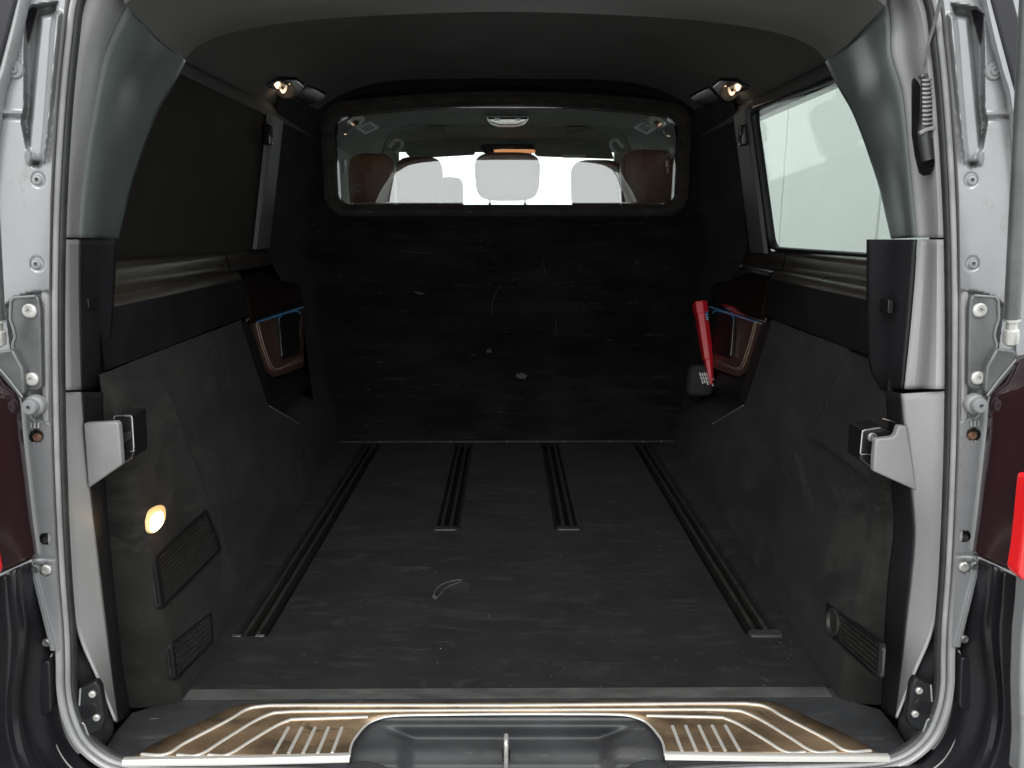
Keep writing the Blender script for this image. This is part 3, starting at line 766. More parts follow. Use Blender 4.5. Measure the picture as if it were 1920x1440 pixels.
# left window: blanked with a dark lined panel
BL = [(-0.806, 1.40, 0.840), (-0.806, F0[1] + 0.01, 0.840), (-0.740, F1[1] + 0.01, 1.252), (-0.740, 1.40, 1.252)]
prism('blanking_panel', BL, (-0.02, 0, 0), 'blind', van)

# right window: tinted pane in a black frame
c = [onRW(1415, 206), onRW(1450, 463), onRW(1640, 476), onRW(1560, 154)]
c[2] = c[2] + (c[2] - c[1]) * 0.35; c[3] = c[3] + (c[3] - c[0]) * 0.9
def round_poly(P, r, k=6):
    out = []
    for i in range(len(P)):
        a, b, d = P[i - 1], P[i], P[(i + 1) % len(P)]
        u = (a - b) / np.linalg.norm(a - b); v = (d - b) / np.linalg.norm(d - b)
        for t in np.linspace(0, 1, k): out.append(b + u * r * (1 - t) ** 2 + v * r * t ** 2)
    return out
rp = round_poly(c, 0.035)
win = prism('side_window', rp, (0.005, 0, 0), 'privacy_glass', van, smooth=False)
cen = sum(np.array(p) for p in rp) / len(rp)
ring = lambda k, dx: [np.array(p) + (np.array(p) - cen) / np.linalg.norm(np.array(p) - cen) * k + np.array([dx, 0, 0]) for p in rp]
def ring_loft(name, rings, material, parent):
    n = len(rings[0]); V = np.vstack(rings); fs = []
    for i in range(len(rings) - 1):
        for j in range(n):
            k = (j + 1) % n; fs.append((i * n + j, i * n + k, (i + 1) * n + k, (i + 1) * n + j))
    return new_obj(name, V, fs, material, parent)
ring_loft('window_frame', [ring(-0.002, 0.010), ring(-0.002, -0.002), ring(0.003, -0.010), ring(0.010, -0.012), ring(0.018, -0.010), ring(0.024, 0.003), ring(0.030, 0.010)], 'black_trim', win)

# ---- headliner of the cargo room and the rear header
xsn = np.linspace(-0.762, 0.762, 41)
loft('headliner', [[(x, y, zhead(x, y)) for x in xsn] for y in np.linspace(1.42, 3.06, 14)], 'headliner', van, n=41, smooth_lines=False)
ARCH = [(345, 112), (362, 93), (385, 79), (430, 62), (520, 45), (640, 33), (800, 25), (950, 22)]
half = [onY(x, y, 1.45) for x, y in ARCH]; arch = half + mir(half, 1)[::-1][1:]
topn = [(234, 8), (262, -12), (320, -40), (430, -58), (560, -66), (680, -70), (820, -72), (950, -72)]
h2 = [onY(x, y, 1.19) for x, y in topn]; hd0 = h2 + mir(h2, 1)[::-1][1:]
midl = [(np.array(a) * 0.45 + np.array(b) * 0.55 + np.array([0, 0, -0.006])) for a, b in zip(hd0, arch)]
up = [p + np.array([0, 0.012, 0.006]) for p in arch]; up2 = [p + np.array([0, 0.02, 0.20]) for p in arch]
loft('rear_header', [hd0, midl, arch, up, up2], 'header', van, n=80, cross=None, sharp=50)
lead = [np.array([p[0] * 1.0, 1.14, p[2] + 0.10]) for p in hd0]
loft('header_top', [lead, hd0], 'header', van, n=80, cross=None)

# reading lamps and vents at the roof corners
def roof_lamp(pts, vent, bulbp, s, surf):
    o = prism('reading_lamp', [surf(x, y, 0.012) for x, y in pts], (0, 0, 0.02), 'black_gloss', van, bevel=0.003)
    b = surf(*bulbp, 0.016)
    lathe('lamp_cup', b, (0.0, -0.75, -0.65), [(0.030, -0.004), (0.030, 0.002), (0.024, 0.001), (0.010, -0.004)], 'reflector', o, k=18)
    tube('bulb', [b + np.array([0.006 * s, -0.012, 0.016]), b + np.array([0.008 * s, -0.016, 0.002]), b + np.array([0, -0.018, -0.010]), b + np.array([-0.009 * s, -0.016, -0.002])], 0.0042, 'bulb', o, n=12, k=8)
    pl_ = bpy.data.lights.new('reading_lamp_light', 'POINT'); pl_.energy = 0.06; pl_.color = (1.0, 0.74, 0.50); pl_.shadow_soft_size = 0.010
    po_ = bpy.data.objects.new('reading_lamp_light', pl_); sc.collection.objects.link(po_); po_.location = b + np.array([0, -0.022, -0.012])
    po_.parent = o; po_.matrix_parent_inverse = world_of(o).inverted()
    v = prism('roof_vent', [surf(x, y, 0.010) for x, y in vent], (0, 0, 0.02), 'black_gloss', van, bevel=0.003)
    return o
roof_lamp([(500, 165), (522, 151), (556, 152), (571, 163), (556, 180), (548, 184), (520, 170)], [(550, 184), (578, 164), (612, 178), (606, 188), (575, 198)], (534, 168), 1, onH)
roof_lamp([(1404, 168), (1382, 154), (1350, 153), (1336, 164), (1350, 182), (1358, 186), (1386, 174)], [(1356, 190), (1330, 167), (1294, 182), (1300, 192), (1330, 203)], (1369, 172), -1, onH)

# ---- cargo floor: carpet with four sunken rails
RX = [-0.583, -0.189, 0.189, 0.583]; RY = [1.525, 2.13, 2.13, 1.525]
xb = {-0.80, 0.80, 0.0}
for r in RX:
    for d in (-0.046, -0.043, -0.026, -0.020, 0.020, 0.026, 0.043, 0.046): xb.add(r + d)
xb |= set(np.linspace(-0.78, 0.78, 40)); xb = sorted(xb)
yb = sorted({1.330, 1.338, 1.345, 3.14} | {y + d for y in RY for d in (-0.004, 0.0)} | set(np.linspace(1.36, 3.1, 40)))
V = []; idx = {}
for j, y in enumerate(yb):
    for i, x in enumerate(xb):
        z = 0.008
        for r, ry in zip(RX, RY):
            if y >= ry:
                a = abs(x - r)
                if a <= 0.0261: z = -0.036
                elif a <= 0.0431: z = 0.004
        if y < 1.332: z = 0.001
        elif y < 1.34: z = 0.006
        z += 0.0012 * math.sin(x * 7 + y * 3) * math.sin(y * 5)
        V.append((x, y, z))
nx = len(xb)
fs = [(j * nx + i, j * nx + i + 1, (j + 1) * nx + i + 1, (j + 1) * nx + i) for j in range(len(yb) - 1) for i in range(nx - 1)]
carpet = new_obj('cargo_floor', V, fs, 'carpet', van)
for r, ry in zip(RX, RY):
    rail = box('floor_rail', (r - 0.0245, ry + 0.002, -0.034), (r + 0.0245, 3.12, -0.028), 'grille_black', van)
    for sd in (-1, 1):
        x0, x1 = sorted((r + sd * 0.0085, r + sd * 0.0195))
        lipm = prism('rail_lip', [(x0, ry + 0.004, -0.027), (x1, ry + 0.004, -0.027), (x1, ry + 0.004, 0.003), ((x0 + x1) / 2, ry + 0.004, 0.0055), (x0, ry + 0.004, 0.002)], (0, 3.12 - ry, 0), 'slat', rail)
    if r != RX[0]:
        wd_ = 0.038
        cap = prism('end_cap', round_poly([np.array(p) for p in ((r - wd_, ry - 0.022, 0.006), (r + wd_, ry - 0.022, 0.006), (r + wd_, ry + 0.006, 0.006), (r - wd_, ry + 0.006, 0.006))], 0.012), (0, 0, 0.009), 'sill_plastic' if r > 0.5 else 'slat', rail, bevel=0.003)
    else:
        for sd in (-1, 1):
            box('end_tab', (r + sd * 0.026 - 0.010, ry - 0.008, 0.004), (r + sd * 0.026 + 0.010, ry + 0.002, 0.010), 'bracket', rail, bevel=0.002)

# ---- loading sill
sq = [(340, 1297), (950, 1296)]
sillL = [onZ(x, y, 0.0) for x, y in [(352, 1288), (338, 1297), (300, 1320), (246, 1336), (216, 1372), (184, 1420)]]
front = [onZ(x, y, 0.0) for x, y in [(184, 1420), (250, 1426), (420, 1428), (654, 1421)]]
outl = sillL + front[1:]
poly = [np.array(p) for p in outl] + [onZ(664, 1386, 0), onZ(684, 1361, 0), onZ(705, 1349, 0), onZ(742, 1342, 0), onZ(950, 1340, 0)]
polyR = mir(poly, 1)[::-1]
full = poly + polyR[1:]
full[0] = np.array([full[0][0], 1.345, 0]); full[-1] = np.array([full[-1][0], 1.345, 0])
sill = prism('sill_cover', full, (0, 0, -0.03), 'sill_plastic', van, bevel=0.003)
rs = [onZ(342, 1297, 0.0035), onZ(330, 1303, 0.0035), onZ(420, 1330, 0.0035), onZ(480, 1313, 0.0035), onZ(950, 1312, 0.0035)]
rub = [np.array([-0.640, 1.331, 0.0032]), np.array([0.640, 1.331, 0.0032]), np.array([0.640, 1.300, 0.0032]), np.array([-0.640, 1.300, 0.0032])]
prism('rubber_strip', rub, (0, 0, -0.002), 'sill_rubber', van)

zp = 0.004
outer = [(247, 1420), (300, 1389), (380, 1351), (425, 1330), (452, 1321), (485, 1318), (700, 1316), (950, 1315)]
inner = [(654, 1416), (657, 1400), (664, 1384), (684, 1360), (705, 1348), (742, 1341), (840, 1339), (950, 1338)]
o3 = [onZ(x, y, zp) for x, y in outer]; i3 = [onZ(x, y, zp) for x, y in inner]
o3 += mir(o3, 1)[::-1][1:]; i3 += mir(i3, 1)[::-1][1:]
plate = loft('sill_plate', [o3, i3], 'steel_amber', van, n=120, cross=8, solid=0.002)
ridge_prof = [(-0.0040, -0.001), (-0.0034, 0.0014), (-0.0015, 0.0027), (0.0015, 0.0027), (0.0034, 0.0014), (0.0040, -0.001)]
def on_plate(pts, full_=False):
    a = [onZ(x, y, zp + 0.0005) for x, y in pts]
    return a + mir(a, 1)[::-1][1:] if full_ else a
R1 = [(265, 1414), (311, 1414), (350, 1391), (430, 1349), (462, 1330), (490, 1324), (560, 1322), (950, 1322)]
R2 = [(332, 1415), (373, 1415), (420, 1387), (470, 1356), (505, 1339), (530, 1335), (600, 1333), (950, 1331)]
R3 = [(390, 1415), (426, 1415), (470, 1389), (515, 1362), (540, 1351), (560, 1348), (690, 1344)]
def up_sweep(path, name='ridge', k=1.0, n=120, mt='steel'):
    prof = [(u * k, v * k) for u, v in ridge_prof]
    return sweep(name, path, prof, mt, plate, ref=(0, 0, 1), n=n)
up_sweep(on_plate(R1, True), k=0.82, n=220); up_sweep(on_plate(R2, True), k=0.80, n=220)
for s in (-1, 1):
    up_sweep(mir(on_plate(R3), s), k=0.78)
    for i in range(5):
        t_, b_ = (541 + 25 * i, 1364), (514 + 27.2 * i, 1412)
        up_sweep(mir(on_plate([t_, b_]), s), 'grip_bar', 0.80, 12)
    lipp = mir([onZ(x, y, 0.001) for x, y in [(232, 1427), (300, 1426), (450, 1424), (656, 1419)]], s)
    sweep('front_lip', lipp, [(-0.007, -0.004), (-0.006, 0.004), (-0.002, 0.006), (0.004, 0.005), (0.007, 0.000), (0.007, -0.006)], 'steel', plate, ref=(0, 0, 1), n=30)
trim_in = [onZ(x, y, zp + 0.001) for x, y in [(655, 1418), (658, 1400), (665, 1385), (685, 1361), (706, 1349), (742, 1342), (840, 1340), (950, 1339)]]
trim_in += mir(trim_in, 1)[::-1][1:]
sweep('cutout_edge', trim_in, circ(0.0022, 8), 'steel', plate, ref=(0, 0, 1), n=120)

# latch recess with the striker loop
ys_ = np.arange(1338, 1500, 2.0); xs_ = np.arange(646, 1256, 4.0)
PX, PY = np.meshgrid(xs_, ys_)
cxp = 950
wid_t = 232; wid_b = 186
tri = sstep(PY, 1352, 1358) * 0
f_ = np.clip((PY - 1356) / (1386 - 1356), 0, 1)
lim = wid_t - (wid_t - wid_b) * f_
side = sstep(lim - np.abs(PX - cxp), -26, 18)
dz = -0.004 * sstep(PY, 1345, 1352) - 0.034 * sstep(PY, 1357, 1388) * side - 0.010 * sstep(PY, 1352, 1400) * (1 - side) - 0.012 * sstep(PY, 1400, 1440)
dz -= 0.03 * sstep(PY, 1432, 1470)
V = []
for i in range(PX.shape[0]):
    for j in range(PX.shape[1]):
        V.append(onZ(PX[i, j], PY[i, j], dz[i, j]))
nx = PX.shape[1]
fs = [(i * nx + j, i * nx + j + 1, (i + 1) * nx + j + 1, (i + 1) * nx + j) for i in range(PX.shape[0] - 1) for j in range(nx - 1)]
rcs = new_obj('latch_recess', V, fs, 'sill_plastic', van, sharp=70)
for s in (-1, 1):
    q = mir([onZ(x, y, -0.012) for x, y in [(650, 1428), (690, 1424), (720, 1432), (740, 1450), (650, 1450)]], s)
    prism('recess_shoulder', q, (0, 0, -0.02), 'sill_plastic', rcs, bevel=0.006)
pz_ = onZ(949, 1412, -0.03)
st = thing_part = prism('striker_slot', round_poly([np.array(p) for p in ((pz_[0] - 0.007, pz_[1] - 0.014, -0.0365), (pz_[0] + 0.007, pz_[1] - 0.014, -0.0365), (pz_[0] + 0.007, pz_[1] + 0.016, -0.0345), (pz_[0] - 0.007, pz_[1] + 0.016, -0.0345))], 0.006), (0, 0, 0.003), 'black_gloss', rcs)
x0 = pz_[0]
tube('striker', [(x0, pz_[1] - 0.012, -0.05), (x0, pz_[1] - 0.012, -0.012), (x0, pz_[1] - 0.008, -0.002), (x0, pz_[1] + 0.004, 0.000), (x0, pz_[1] + 0.010, -0.006), (x0, pz_[1] + 0.011, -0.05)], 0.0042, 'bolt', rcs, n=40, k=12)

# ---- grilles and load lamp in the side panels
def grille(quad, nsl, side, off, name='speaker_grille', vertical=False):
    """quad: tl, tr, br, bl in photo pixels on the side wall; slats run between the left and right edges"""
    P = [onW(x, y, o_, side) for (x, y), o_ in zip(quad, off)]
    nrm = np.cross(P[1] - P[0], P[3] - P[0]); nrm /= np.linalg.norm(nrm)
    if nrm[0] * side > 0: nrm = -nrm                       # towards the middle of the van
    c = sum(P) / 4
    back = [p - nrm * 0.004 for p in P]
    o = prism(name, round_poly(back, 0.010), -nrm * 0.006, 'black_gloss', van)
    outr = [np.array(p) + nrm * 0.0015 for p in round_poly(P, 0.012)]
    inn = [c + (np.array(p) - c) * 0.90 + nrm * 0.0015 for p in round_poly(P, 0.012)]
    n = len(outr)
    V = [p - nrm * 0.008 for p in outr] + outr + inn + [p - nrm * 0.008 for p in inn]
    fs = [(r * n + j, r * n + (j + 1) % n, (r + 1) * n + (j + 1) % n, (r + 1) * n + j) for r in range(3) for j in range(n)]
    new_obj('grille_frame', V, fs, 'grille_black', o, bevel=0)
    Q = [c + (p - c) * 0.90 for p in P]
    for i in range(nsl):
        f = (i + 0.5) / nsl
        a = Q[0] + (Q[3] - Q[0]) * f; b = Q[1] + (Q[2] - Q[1]) * f
        h = np.linalg.norm(Q[3] - Q[0]) / nsl
        dn = (Q[3] - Q[0]) / np.linalg.norm(Q[3] - Q[0])
        sec = [a - dn * h * 0.30 - nrm * 0.004, a - dn * h * 0.18 + nrm * 0.0026, a + dn * h * 0.20 + nrm * 0.0008, a + dn * h * 0.26 - nrm * 0.004]
        prism('slat', sec, b - a, 'slat', o)
        bolt_ = None
    return o, P, nrm
grille([(289, 1046), (388, 954), (416, 1030), (303, 1144)], 11, -1, (0.0160, 0.0175, 0.0175, 0.0160))
grille([(321, 1206), (396, 1146), (399, 1204), (329, 1277)], 6, -1, (0.0160, 0.0175, 0.0175, 0.0160), 'air_vent')
o, P, nrm = grille([(1572, 1146), (1651, 1206), (1646, 1274), (1571, 1205)], 6, 1, (0.003, 0.001, 0.001, 0.003), 'air_vent')
ob = prism('outlet_plate', round_poly([onW(x, y, 0.003, 1) for x, y in [(1548, 1128), (1573, 1146), (1572, 1208), (1550, 1188)]], 0.010), -nrm * 0.006, 'black_gloss', van, bevel=0.001)
cc = onW(1561, 1167, 0.006, 1)
lathe('outlet_socket', cc, nrm, [(0.028, -0.004), (0.028, 0.002), (0.024, 0.003), (0.021, 0.001), (0.019, -0.002)], 'slat', ob, k=28)
lq = [(277, 977), (283, 957), (300, 947), (310, 951), (311, 972), (303, 988), (288, 1000), (279, 996)]
lampP = [onW(x, y, 0.019, -1) for x, y in [tuple(q[:2]) for q in resample([(x, y, 0) for x, y in lq + lq[:1]], 29)[:-1]]]
ll = prism('load_lamp', lampP, (-0.006, 0, 0), 'lens_rim', van, bevel=0.002)
cL = sum(lampP) / len(lampP)
prism('lamp_lens', [cL + (p - cL) * 0.74 + np.array([0.0022, -0.004, -0.004]) for p in lampP], (-0.004, 0, 0), 'lens_lit', ll, bevel=0.002)
ld = bpy.data.lights.new('load_lamp_light', 'POINT'); ld.energy = 0.10; ld.color = (1.0, 0.62, 0.30); ld.shadow_soft_size = 0.012
lo = bpy.data.objects.new('load_lamp_light', ld); sc.collection.objects.link(lo); lo.location = cL + np.array([0.03, -0.01, 0.0]); lo.parent = ll; lo.matrix_parent_inverse = world_of(ll).inverted()

# ---- tail lamps and bumper corners
for s in (-1, 1):
    g2 = lambda pts, Y: mir([onY(x, y, Y) for x, y in pts], s)
    edge = [(-20, 668), (12, 718), (35, 746), (43, 820), (52, 900), (61, 980), (70, 1046)]
    far = [(-130, 640), (-110, 720), (-100, 760), (-95, 840), (-90, 920), (-84, 1000), (-80, 1110)]
    tl = loft('tail_lamp', [g2(edge, 1.112), g2([(x - 4, y) for x, y in edge], 1.085), g2([(a * 0.5 + b * 0.5, c_ * 0.5 + d_ * 0.5) for (a, c_), (b, d_) in zip(edge, far)], 1.030), g2(far, 0.98)], 'lamp_dark', van, n=40, cross=12, solid=0.004)
    lens = [(-40, 900), (-36, 930), (-30, 990), (-24, 1040), (-19, 1070), (-17, 1082), (-26, 1096), (-90, 1110), (-90, 900)]
    prism('red_lens', g2(lens, 0.992), (0, 0.03, 0), 'lamp_red', tl, bevel=0.006)
    tube('lens_edge', g2([(-42, 905), (-37, 935), (-31, 990), (-25, 1040), (-19, 1080)], 0.990), 0.002, 'lamp_red', tl, n=20, k=8)
    # bumper corner: black moulding with soft folds
    cols = [([(72, 1048), (78, 1110), (88, 1190), (97, 1225), (101, 1290), (108, 1345), (128, 1395), (168, 1436), (230, 1475)], 1.150),
            ([(66, 1050), (71, 1110), (80, 1190), (86, 1240), (86, 1310), (92, 1370), (110, 1420), (150, 1465), (210, 1500)], 1.126),
            ([(40, 1060), (46, 1120), (50, 1190), (48, 1250), (44, 1310), (52, 1370), (70, 1420), (110, 1475), (180, 1520)], 1.095),
            ([(26, 1066), (32, 1130), (40, 1190), (34, 1250), (26, 1310), (32, 1370), (50, 1425), (90, 1485), (160, 1535)], 1.062),
            ([(4, 1078), (8, 1140), (12, 1190), (10, 1250), (6, 1310), (8, 1370), (24, 1430), (60, 1495), (140, 1550)], 1.058),
            ([(-60, 1108), (-60, 1150), (-60, 1200), (-60, 1250), (-60, 1310), (-60, 1370), (-50, 1430), (-30, 1500), (60, 1580)], 0.99)]
    bp_ = loft('bumper_corner', [g2(p, Y) for p, Y in cols], 'bumper', van, n=60, cross=40, solid=0.004)
    prism('cover_plate', round_poly(g2([(66, 1246), (92, 1238), (96, 1338), (64, 1344)], 1.114), 0.010), (0, 0.02, 0), 'bumper', bp_, bevel=0.002)
    for (x, y) in ((87, 1205), (67, 1066)):
        lathe('plug', g2([(x, y)], 1.112)[0], (0, -1, 0), [(0.007, -0.004), (0.007, 0.001), (0.005, 0.003), (0.002, 0.002)], 'bracket', bp_, k=16)
    tube('bumper_edge', g2([(98, 1226), (90, 1246), (87, 1300), (92, 1350), (104, 1395), (126, 1432), (160, 1460)], 1.128), 0.0014, 'flange', bp_, n=40, k=6)
    if s > 0: prism('rear_wing', g2([(-36, 1096), (-32, 1150), (-26, 1200), (-22, 1300), (-24, 1400), (-18, 1470), (-90, 1470), (-90, 1096)], 0.985), (0, 0.03, 0), 'paint', van, bevel=0.006)
# bumper top below the sill
bt0 = [onY(x, y, 1.122) for x, y in [(168, 1440), (300, 1449), (600, 1458), (700, 1490), (950, 1496)]]; bt0 += mir(bt0, 1)[::-1][1:]
bt1 = [p + np.array([0, -0.10, -0.03]) for p in bt0]; bt2 = [p + np.array([0, -0.16, -0.16]) for p in bt0]
loft('rear_bumper', [bt0, bt1, bt2], 'bumper', van, n=60, cross=10)

# ================================================================== PARTITION behind the second seat row
YP = 3.06
part = thing('partition', (0, YP, 0), 'black carpeted bulkhead with a wide window, scuffed, behind the empty cargo floor', 'partition')


def superloop(x0, x1, z0, z1, r, bow=0.0, k=10):
    """rounded rectangle loop (x, z); bow lifts the middle of the top edge"""
    pts = []
    for cx_, cz_, a0 in ((x1 - r, z0 + r, -90), (x1 - r, z1 - r, 0), (x0 + r, z1 - r, 90), (x0 + r, z0 + r, 180)):
        for i in range(k + 1):
            a = math.radians(a0 + 90 * i / k); pts.append((cx_ + r * math.cos(a), cz_ + r * math.sin(a)))
        # straight run towards the next corner
        nx_ = {-90: (x1, None), 0: (None, z1), 90: (x0, None), 180: (None, z0)}[a0]
        if a0 in (0, 180):
            xa, xb_ = (x1 - r, x0 + r) if a0 == 0 else (x0 + r, x1 - r)
            zz = z1 if a0 == 0 else z0
            pts += [(xa + (xb_ - xa) * t, zz) for t in np.linspace(0, 1, 14)[1:-1]]
        else:
            za, zb = (z0 + r, z1 - r) if a0 == -90 else (z1 - r, z0 + r)
            xx = x1 if a0 == -90 else x0
            pts += [(xx, za + (zb - za) * t) for t in np.linspace(0, 1, 6)[1:-1]]
    half = (x1 - x0) / 2; mid_ = (x0 + x1) / 2
    out = []
    for x, z in pts:
        f = max(0.0, (z - (z0 + z1) / 2) / ((z1 - z0) / 2))
        out.append((x, z + bow * f * (1 - ((x - mid_) / half) ** 2)))
    return out


a = onY(634, 384, YP); b = onY(1268, 222, YP)
wx0, wx1, wz0, wz1 = a[0], -a[0], a[2], b[2]
opening = superloop(wx0, wx1, wz0, wz1, 0.055, 0.045)
fo = superloop(wx0 - 0.055, wx1 + 0.055, wz0 - 0.045, wz1 + 0.055, 0.085, 0.050)
fm = superloop(wx0 - 0.022, wx1 + 0.022, wz0 - 0.020, wz1 + 0.024, 0.065, 0.047)
fo2 = superloop(wx0 - 0.075, wx1 + 0.075, wz0 - 0.065, wz1 + 0.075, 0.10, 0.050)
outer_ = superloop(-0.86, 0.86, -0.01, 1.50, 0.10, 0.0)
mid1 = [(0.5 * p[0] + 0.5 * q[0], 0.5 * p[1] + 0.5 * q[1]) for p, q in zip(outer_, fo2)]
Lp = lambda lp, Y: np.array([(x, Y, z) for x, z in lp])
def dent(arr):
    for p in arr:
        p[1] += 0.006 * math.sin(p[0] * 5 + 1) * math.sin(p[2] * 6) + 0.003 * math.sin(p[2] * 21 + p[0] * 3)
    return arr
rings = []
NR = 14
for i in range(NR):
    t = i / (NR - 1)
    rings.append(dent(Lp([((1 - t) * p[0] + t * q[0], (1 - t) * p[1] + t * q[1]) for p, q in zip(outer_, fo2)], YP)))
rings.append(Lp(fo, YP - 0.008))
ring_loft('bulkhead_panel', rings, 'velvet', part)
rings = [Lp(fo, YP - 0.006), Lp(fo, YP - 0.012), Lp([(0.6 * p[0] + 0.4 * q[0], 0.6 * p[1] + 0.4 * q[1]) for p, q in zip(fo, fm)], YP - 0.046), Lp(fm, YP - 0.052), Lp(opening, YP - 0.030), Lp(opening, YP + 0.03)]
ring_loft('window_surround', rings, 'velvet_frame_lit', part)
# bent laminated pane, hollow towards the cargo room (radius about 13 m)
NXP, NZP = 48, 18; zc_ = 0.98; V = []; fs = []
zl, zh_ = wz0 - 0.012, wz1 + 0.06
for i in range(NZP + 1):
    for j in range(NXP + 1):
        x = (wx0 - 0.012) + (wx1 - wx0 + 0.024) * j / NXP; z = zl + (zh_ - zl) * i / NZP
        V.append((x, YP + 0.014 - (x * x + (z - zc_) ** 2) / (2 * 13.4), z))
fs = [(i * (NXP + 1) + j, i * (NXP + 1) + j + 1, (i + 1) * (NXP + 1) + j + 1, (i + 1) * (NXP + 1) + j) for i in range(NZP) for j in range(NXP)]
pane = new_obj('window_pane', V, fs, 'partition_glass', part, solid=0.004, sharp=80)
# padded top roll following the roof arch
rollp = [onY(x, y, 2.99) for x, y in [(560, 262), (588, 215), (612, 186), (650, 167), (740, 152), (850, 146), (950, 144)]]
rollp += mir(rollp, 1)[::-1][1:]
sweep('top_roll', rollp, circ(0.030, 14, 1.0, 0.8), 'velvet', part, n=90)
tube('roll_piping', [p + np.array([0, -0.020, 0.024]) for p in rollp], 0.0035, 'velvet', part, n=90, k=8)
# flanks that close the gap to the side walls
for s in (-1, 1):
    xf = lambda z: float(np.interp(z, [0, 0.25, 0.66, 0.84, 1.25, 1.46], [-0.74, -0.77, -0.80, -0.812, -0.750, -0.70]))
    zz = np.linspace(0.0, 1.44, 18)
    l0 = mir([(xf(z) + (0.03 if z < 0.2 else 0.03 + 0.05 * min(1, (z - 0.2) / 0.5)), YP - 0.004, z) for z in zz], s)
    l1 = mir([(xf(z) + 0.022, YP - 0.035, z) for z in zz], s)
    l2 = mir([(xf(z) + 0.012, YP - 0.14, z) for z in zz], s)
    l3 = mir([(xf(z) + 0.004, float(np.interp(z, [0.6, 0.82], [2.86, 2.52])), z) for z in zz], s)
    loft('flank', [l0, l1, l2, l3], 'velvet', part, n=30, cross=16)
# bottom rail with screws
tube('bottom_bead', [(-0.76, YP - 0.012, 0.016), (0.76, YP - 0.012, 0.016)], 0.006, 'rubber', part, n=4, k=8)
for x in (-0.66, -0.54, -0.33, -0.24, 0.0, 0.13, 0.24, 0.44, 0.58, 0.66):
    lathe('screw', (x, YP - 0.017, 0.018), (0, -1, 0.3), [(0.005, 0), (0.0048, 0.002), (0.003, 0.003), (0.0012, 0.002)], 'bracket', part, k=10)
# sewn creases, worn patches and pale scratches in the carpet facing
for pts in ([(640, 416), (800, 419), (950, 420), (1110, 419), (1260, 415)], [(700, 588), (820, 592), (950, 593), (1080, 593), (1190, 590)]):
    tube('crease', [onY(x, y, YP - 0.004) for x, y in pts], 0.0055, 'velvet', part, n=40, k=8)
for pts, mt in (([(968, 702), (978, 699), (988, 704), (984, 711), (974, 710), (967, 706)], 'bracket'), ([(912, 657), (920, 655), (921, 661), (913, 661)], 'bracket'), ([(775, 547), (788, 549), (797, 552), (784, 552)], 'bracket')):
    prism('worn_patch', [onY(x, y, YP - 0.010) for x, y in pts], (0, 0.012, 0), 'worn', part, bevel=0.001)
for pts in ([(1019, 490), (1021, 508), (1025, 520)], [(938, 534), (927, 556), (922, 572), (924, 590)], [(960, 527), (968, 523), (975, 522)], [(1042, 600), (1043, 628)], [(750, 470), (776, 473), (812, 475)]):
    tube('scratch', [onY(x, y, YP - 0.011) for x, y in pts], 0.0007, 'worn', part, n=14, k=5)
# printed maker's mark on the lower corner of the pane
for i, (x0_, x1_, y) in enumerate(((653, 678, 346), (653, 672, 352), (656, 676, 358))):
    q = [onY(x, yy, YP - 0.0035) for x, yy in ((x0_, y), (x1_, y), (x1_, y + 1.6), (x0_, y + 1.6))]
    prism('etched_mark', q, (0, 0.0005, 0), 'plug', part)

# ================================================================== CAB seen through the pane
ZC = lambda y: 1.455 - 0.030 * max(0, y - 4.0)
xsn = np.linspace(-0.88, 0.88, 31)
hl = loft('cab_headliner', [[(x, y, ZC(y) - 0.13 * (abs(x) / 0.86) ** 5) for x in xsn] for y in np.linspace(3.10, 4.72, 10)], 'headliner_cabin', van, n=31, smooth_lines=False)
onC = lambda x, y, off=0.0: onZ(x, y, 1.45 - off)
# windscreen, raked forward below the roof edge
wsq = [(-0.80, 4.74, 1.40), (0.80, 4.74, 1.40), (0.88, 5.75, 0.60), (-0.88, 5.75, 0.60)]
prism('windscreen', wsq, (0, 0.004, 0.003), 'clear_glass', van, smooth=False)
box('windscreen_header', (-0.88, 4.66, onY(950, 284, 4.66)[2]), (0.88, 4.74, 1.50), 'headliner_cabin', van, bevel=0.02)
for s in (-1, 1):
    prism('windscreen_pillar', [(s * 0.66, 4.70, 1.43), (s * 0.92, 4.70, 1.43), (s * 0.93, 5.80, 0.56), (s * 0.80, 5.80, 0.56)], (0, 0.05, 0.04), 'headliner_cabin', van, bevel=0.01)
    # sun visor
def visor(x0_, x1_, s=1):
    p = [onY(x0_, 268, 4.62), onY(x0_ + 10, 266, 4.62), onY(x1_ - 22, 274, 4.62), onY(x1_ - 6, 282, 4.62), onY(x1_, 298, 4.62), onY(x0_ + 6, 293, 4.62), onY(x0_, 288, 4.62)]
    return prism('sun_visor', p, (0, 0.025, 0), 'headliner_cabin', van, bevel=0.008)
visor(1002, 1152)
vL = prism('sun_visor', mir([onY(x, y, 4.62) for x, y in [(760, 286), (776, 276), (884, 268), (890, 272), (890, 290), (770, 297)]], -1), (0, 0.025, 0), 'headliner_cabin', van, bevel=0.008)
prism('visor_label', [onY(x, y, 4.610) for x, y in [(1055, 290), (1098, 290), (1098, 296), (1055, 296)]], (0, 0.001, 0), 'pale_plastic', van)
prism('amber_reflection', [onY(x, y, 4.57) for x, y in [(925, 281), (940, 279.5), (1000, 280), (1005, 283), (1000, 287), (928, 286)]], (0, 0.01, 0), 'amber_reflection', van, bevel=0.003)  # glowing strip stands in for the orange reflection at the mirror
mr_ = prism('interior_mirror', [onY(x, y, 4.60) for x, y in [(904, 270), (998, 270), (1004, 279), (996, 289), (910, 289), (900, 279)]], (0, 0.012, 0), 'black_gloss', van, bevel=0.01)
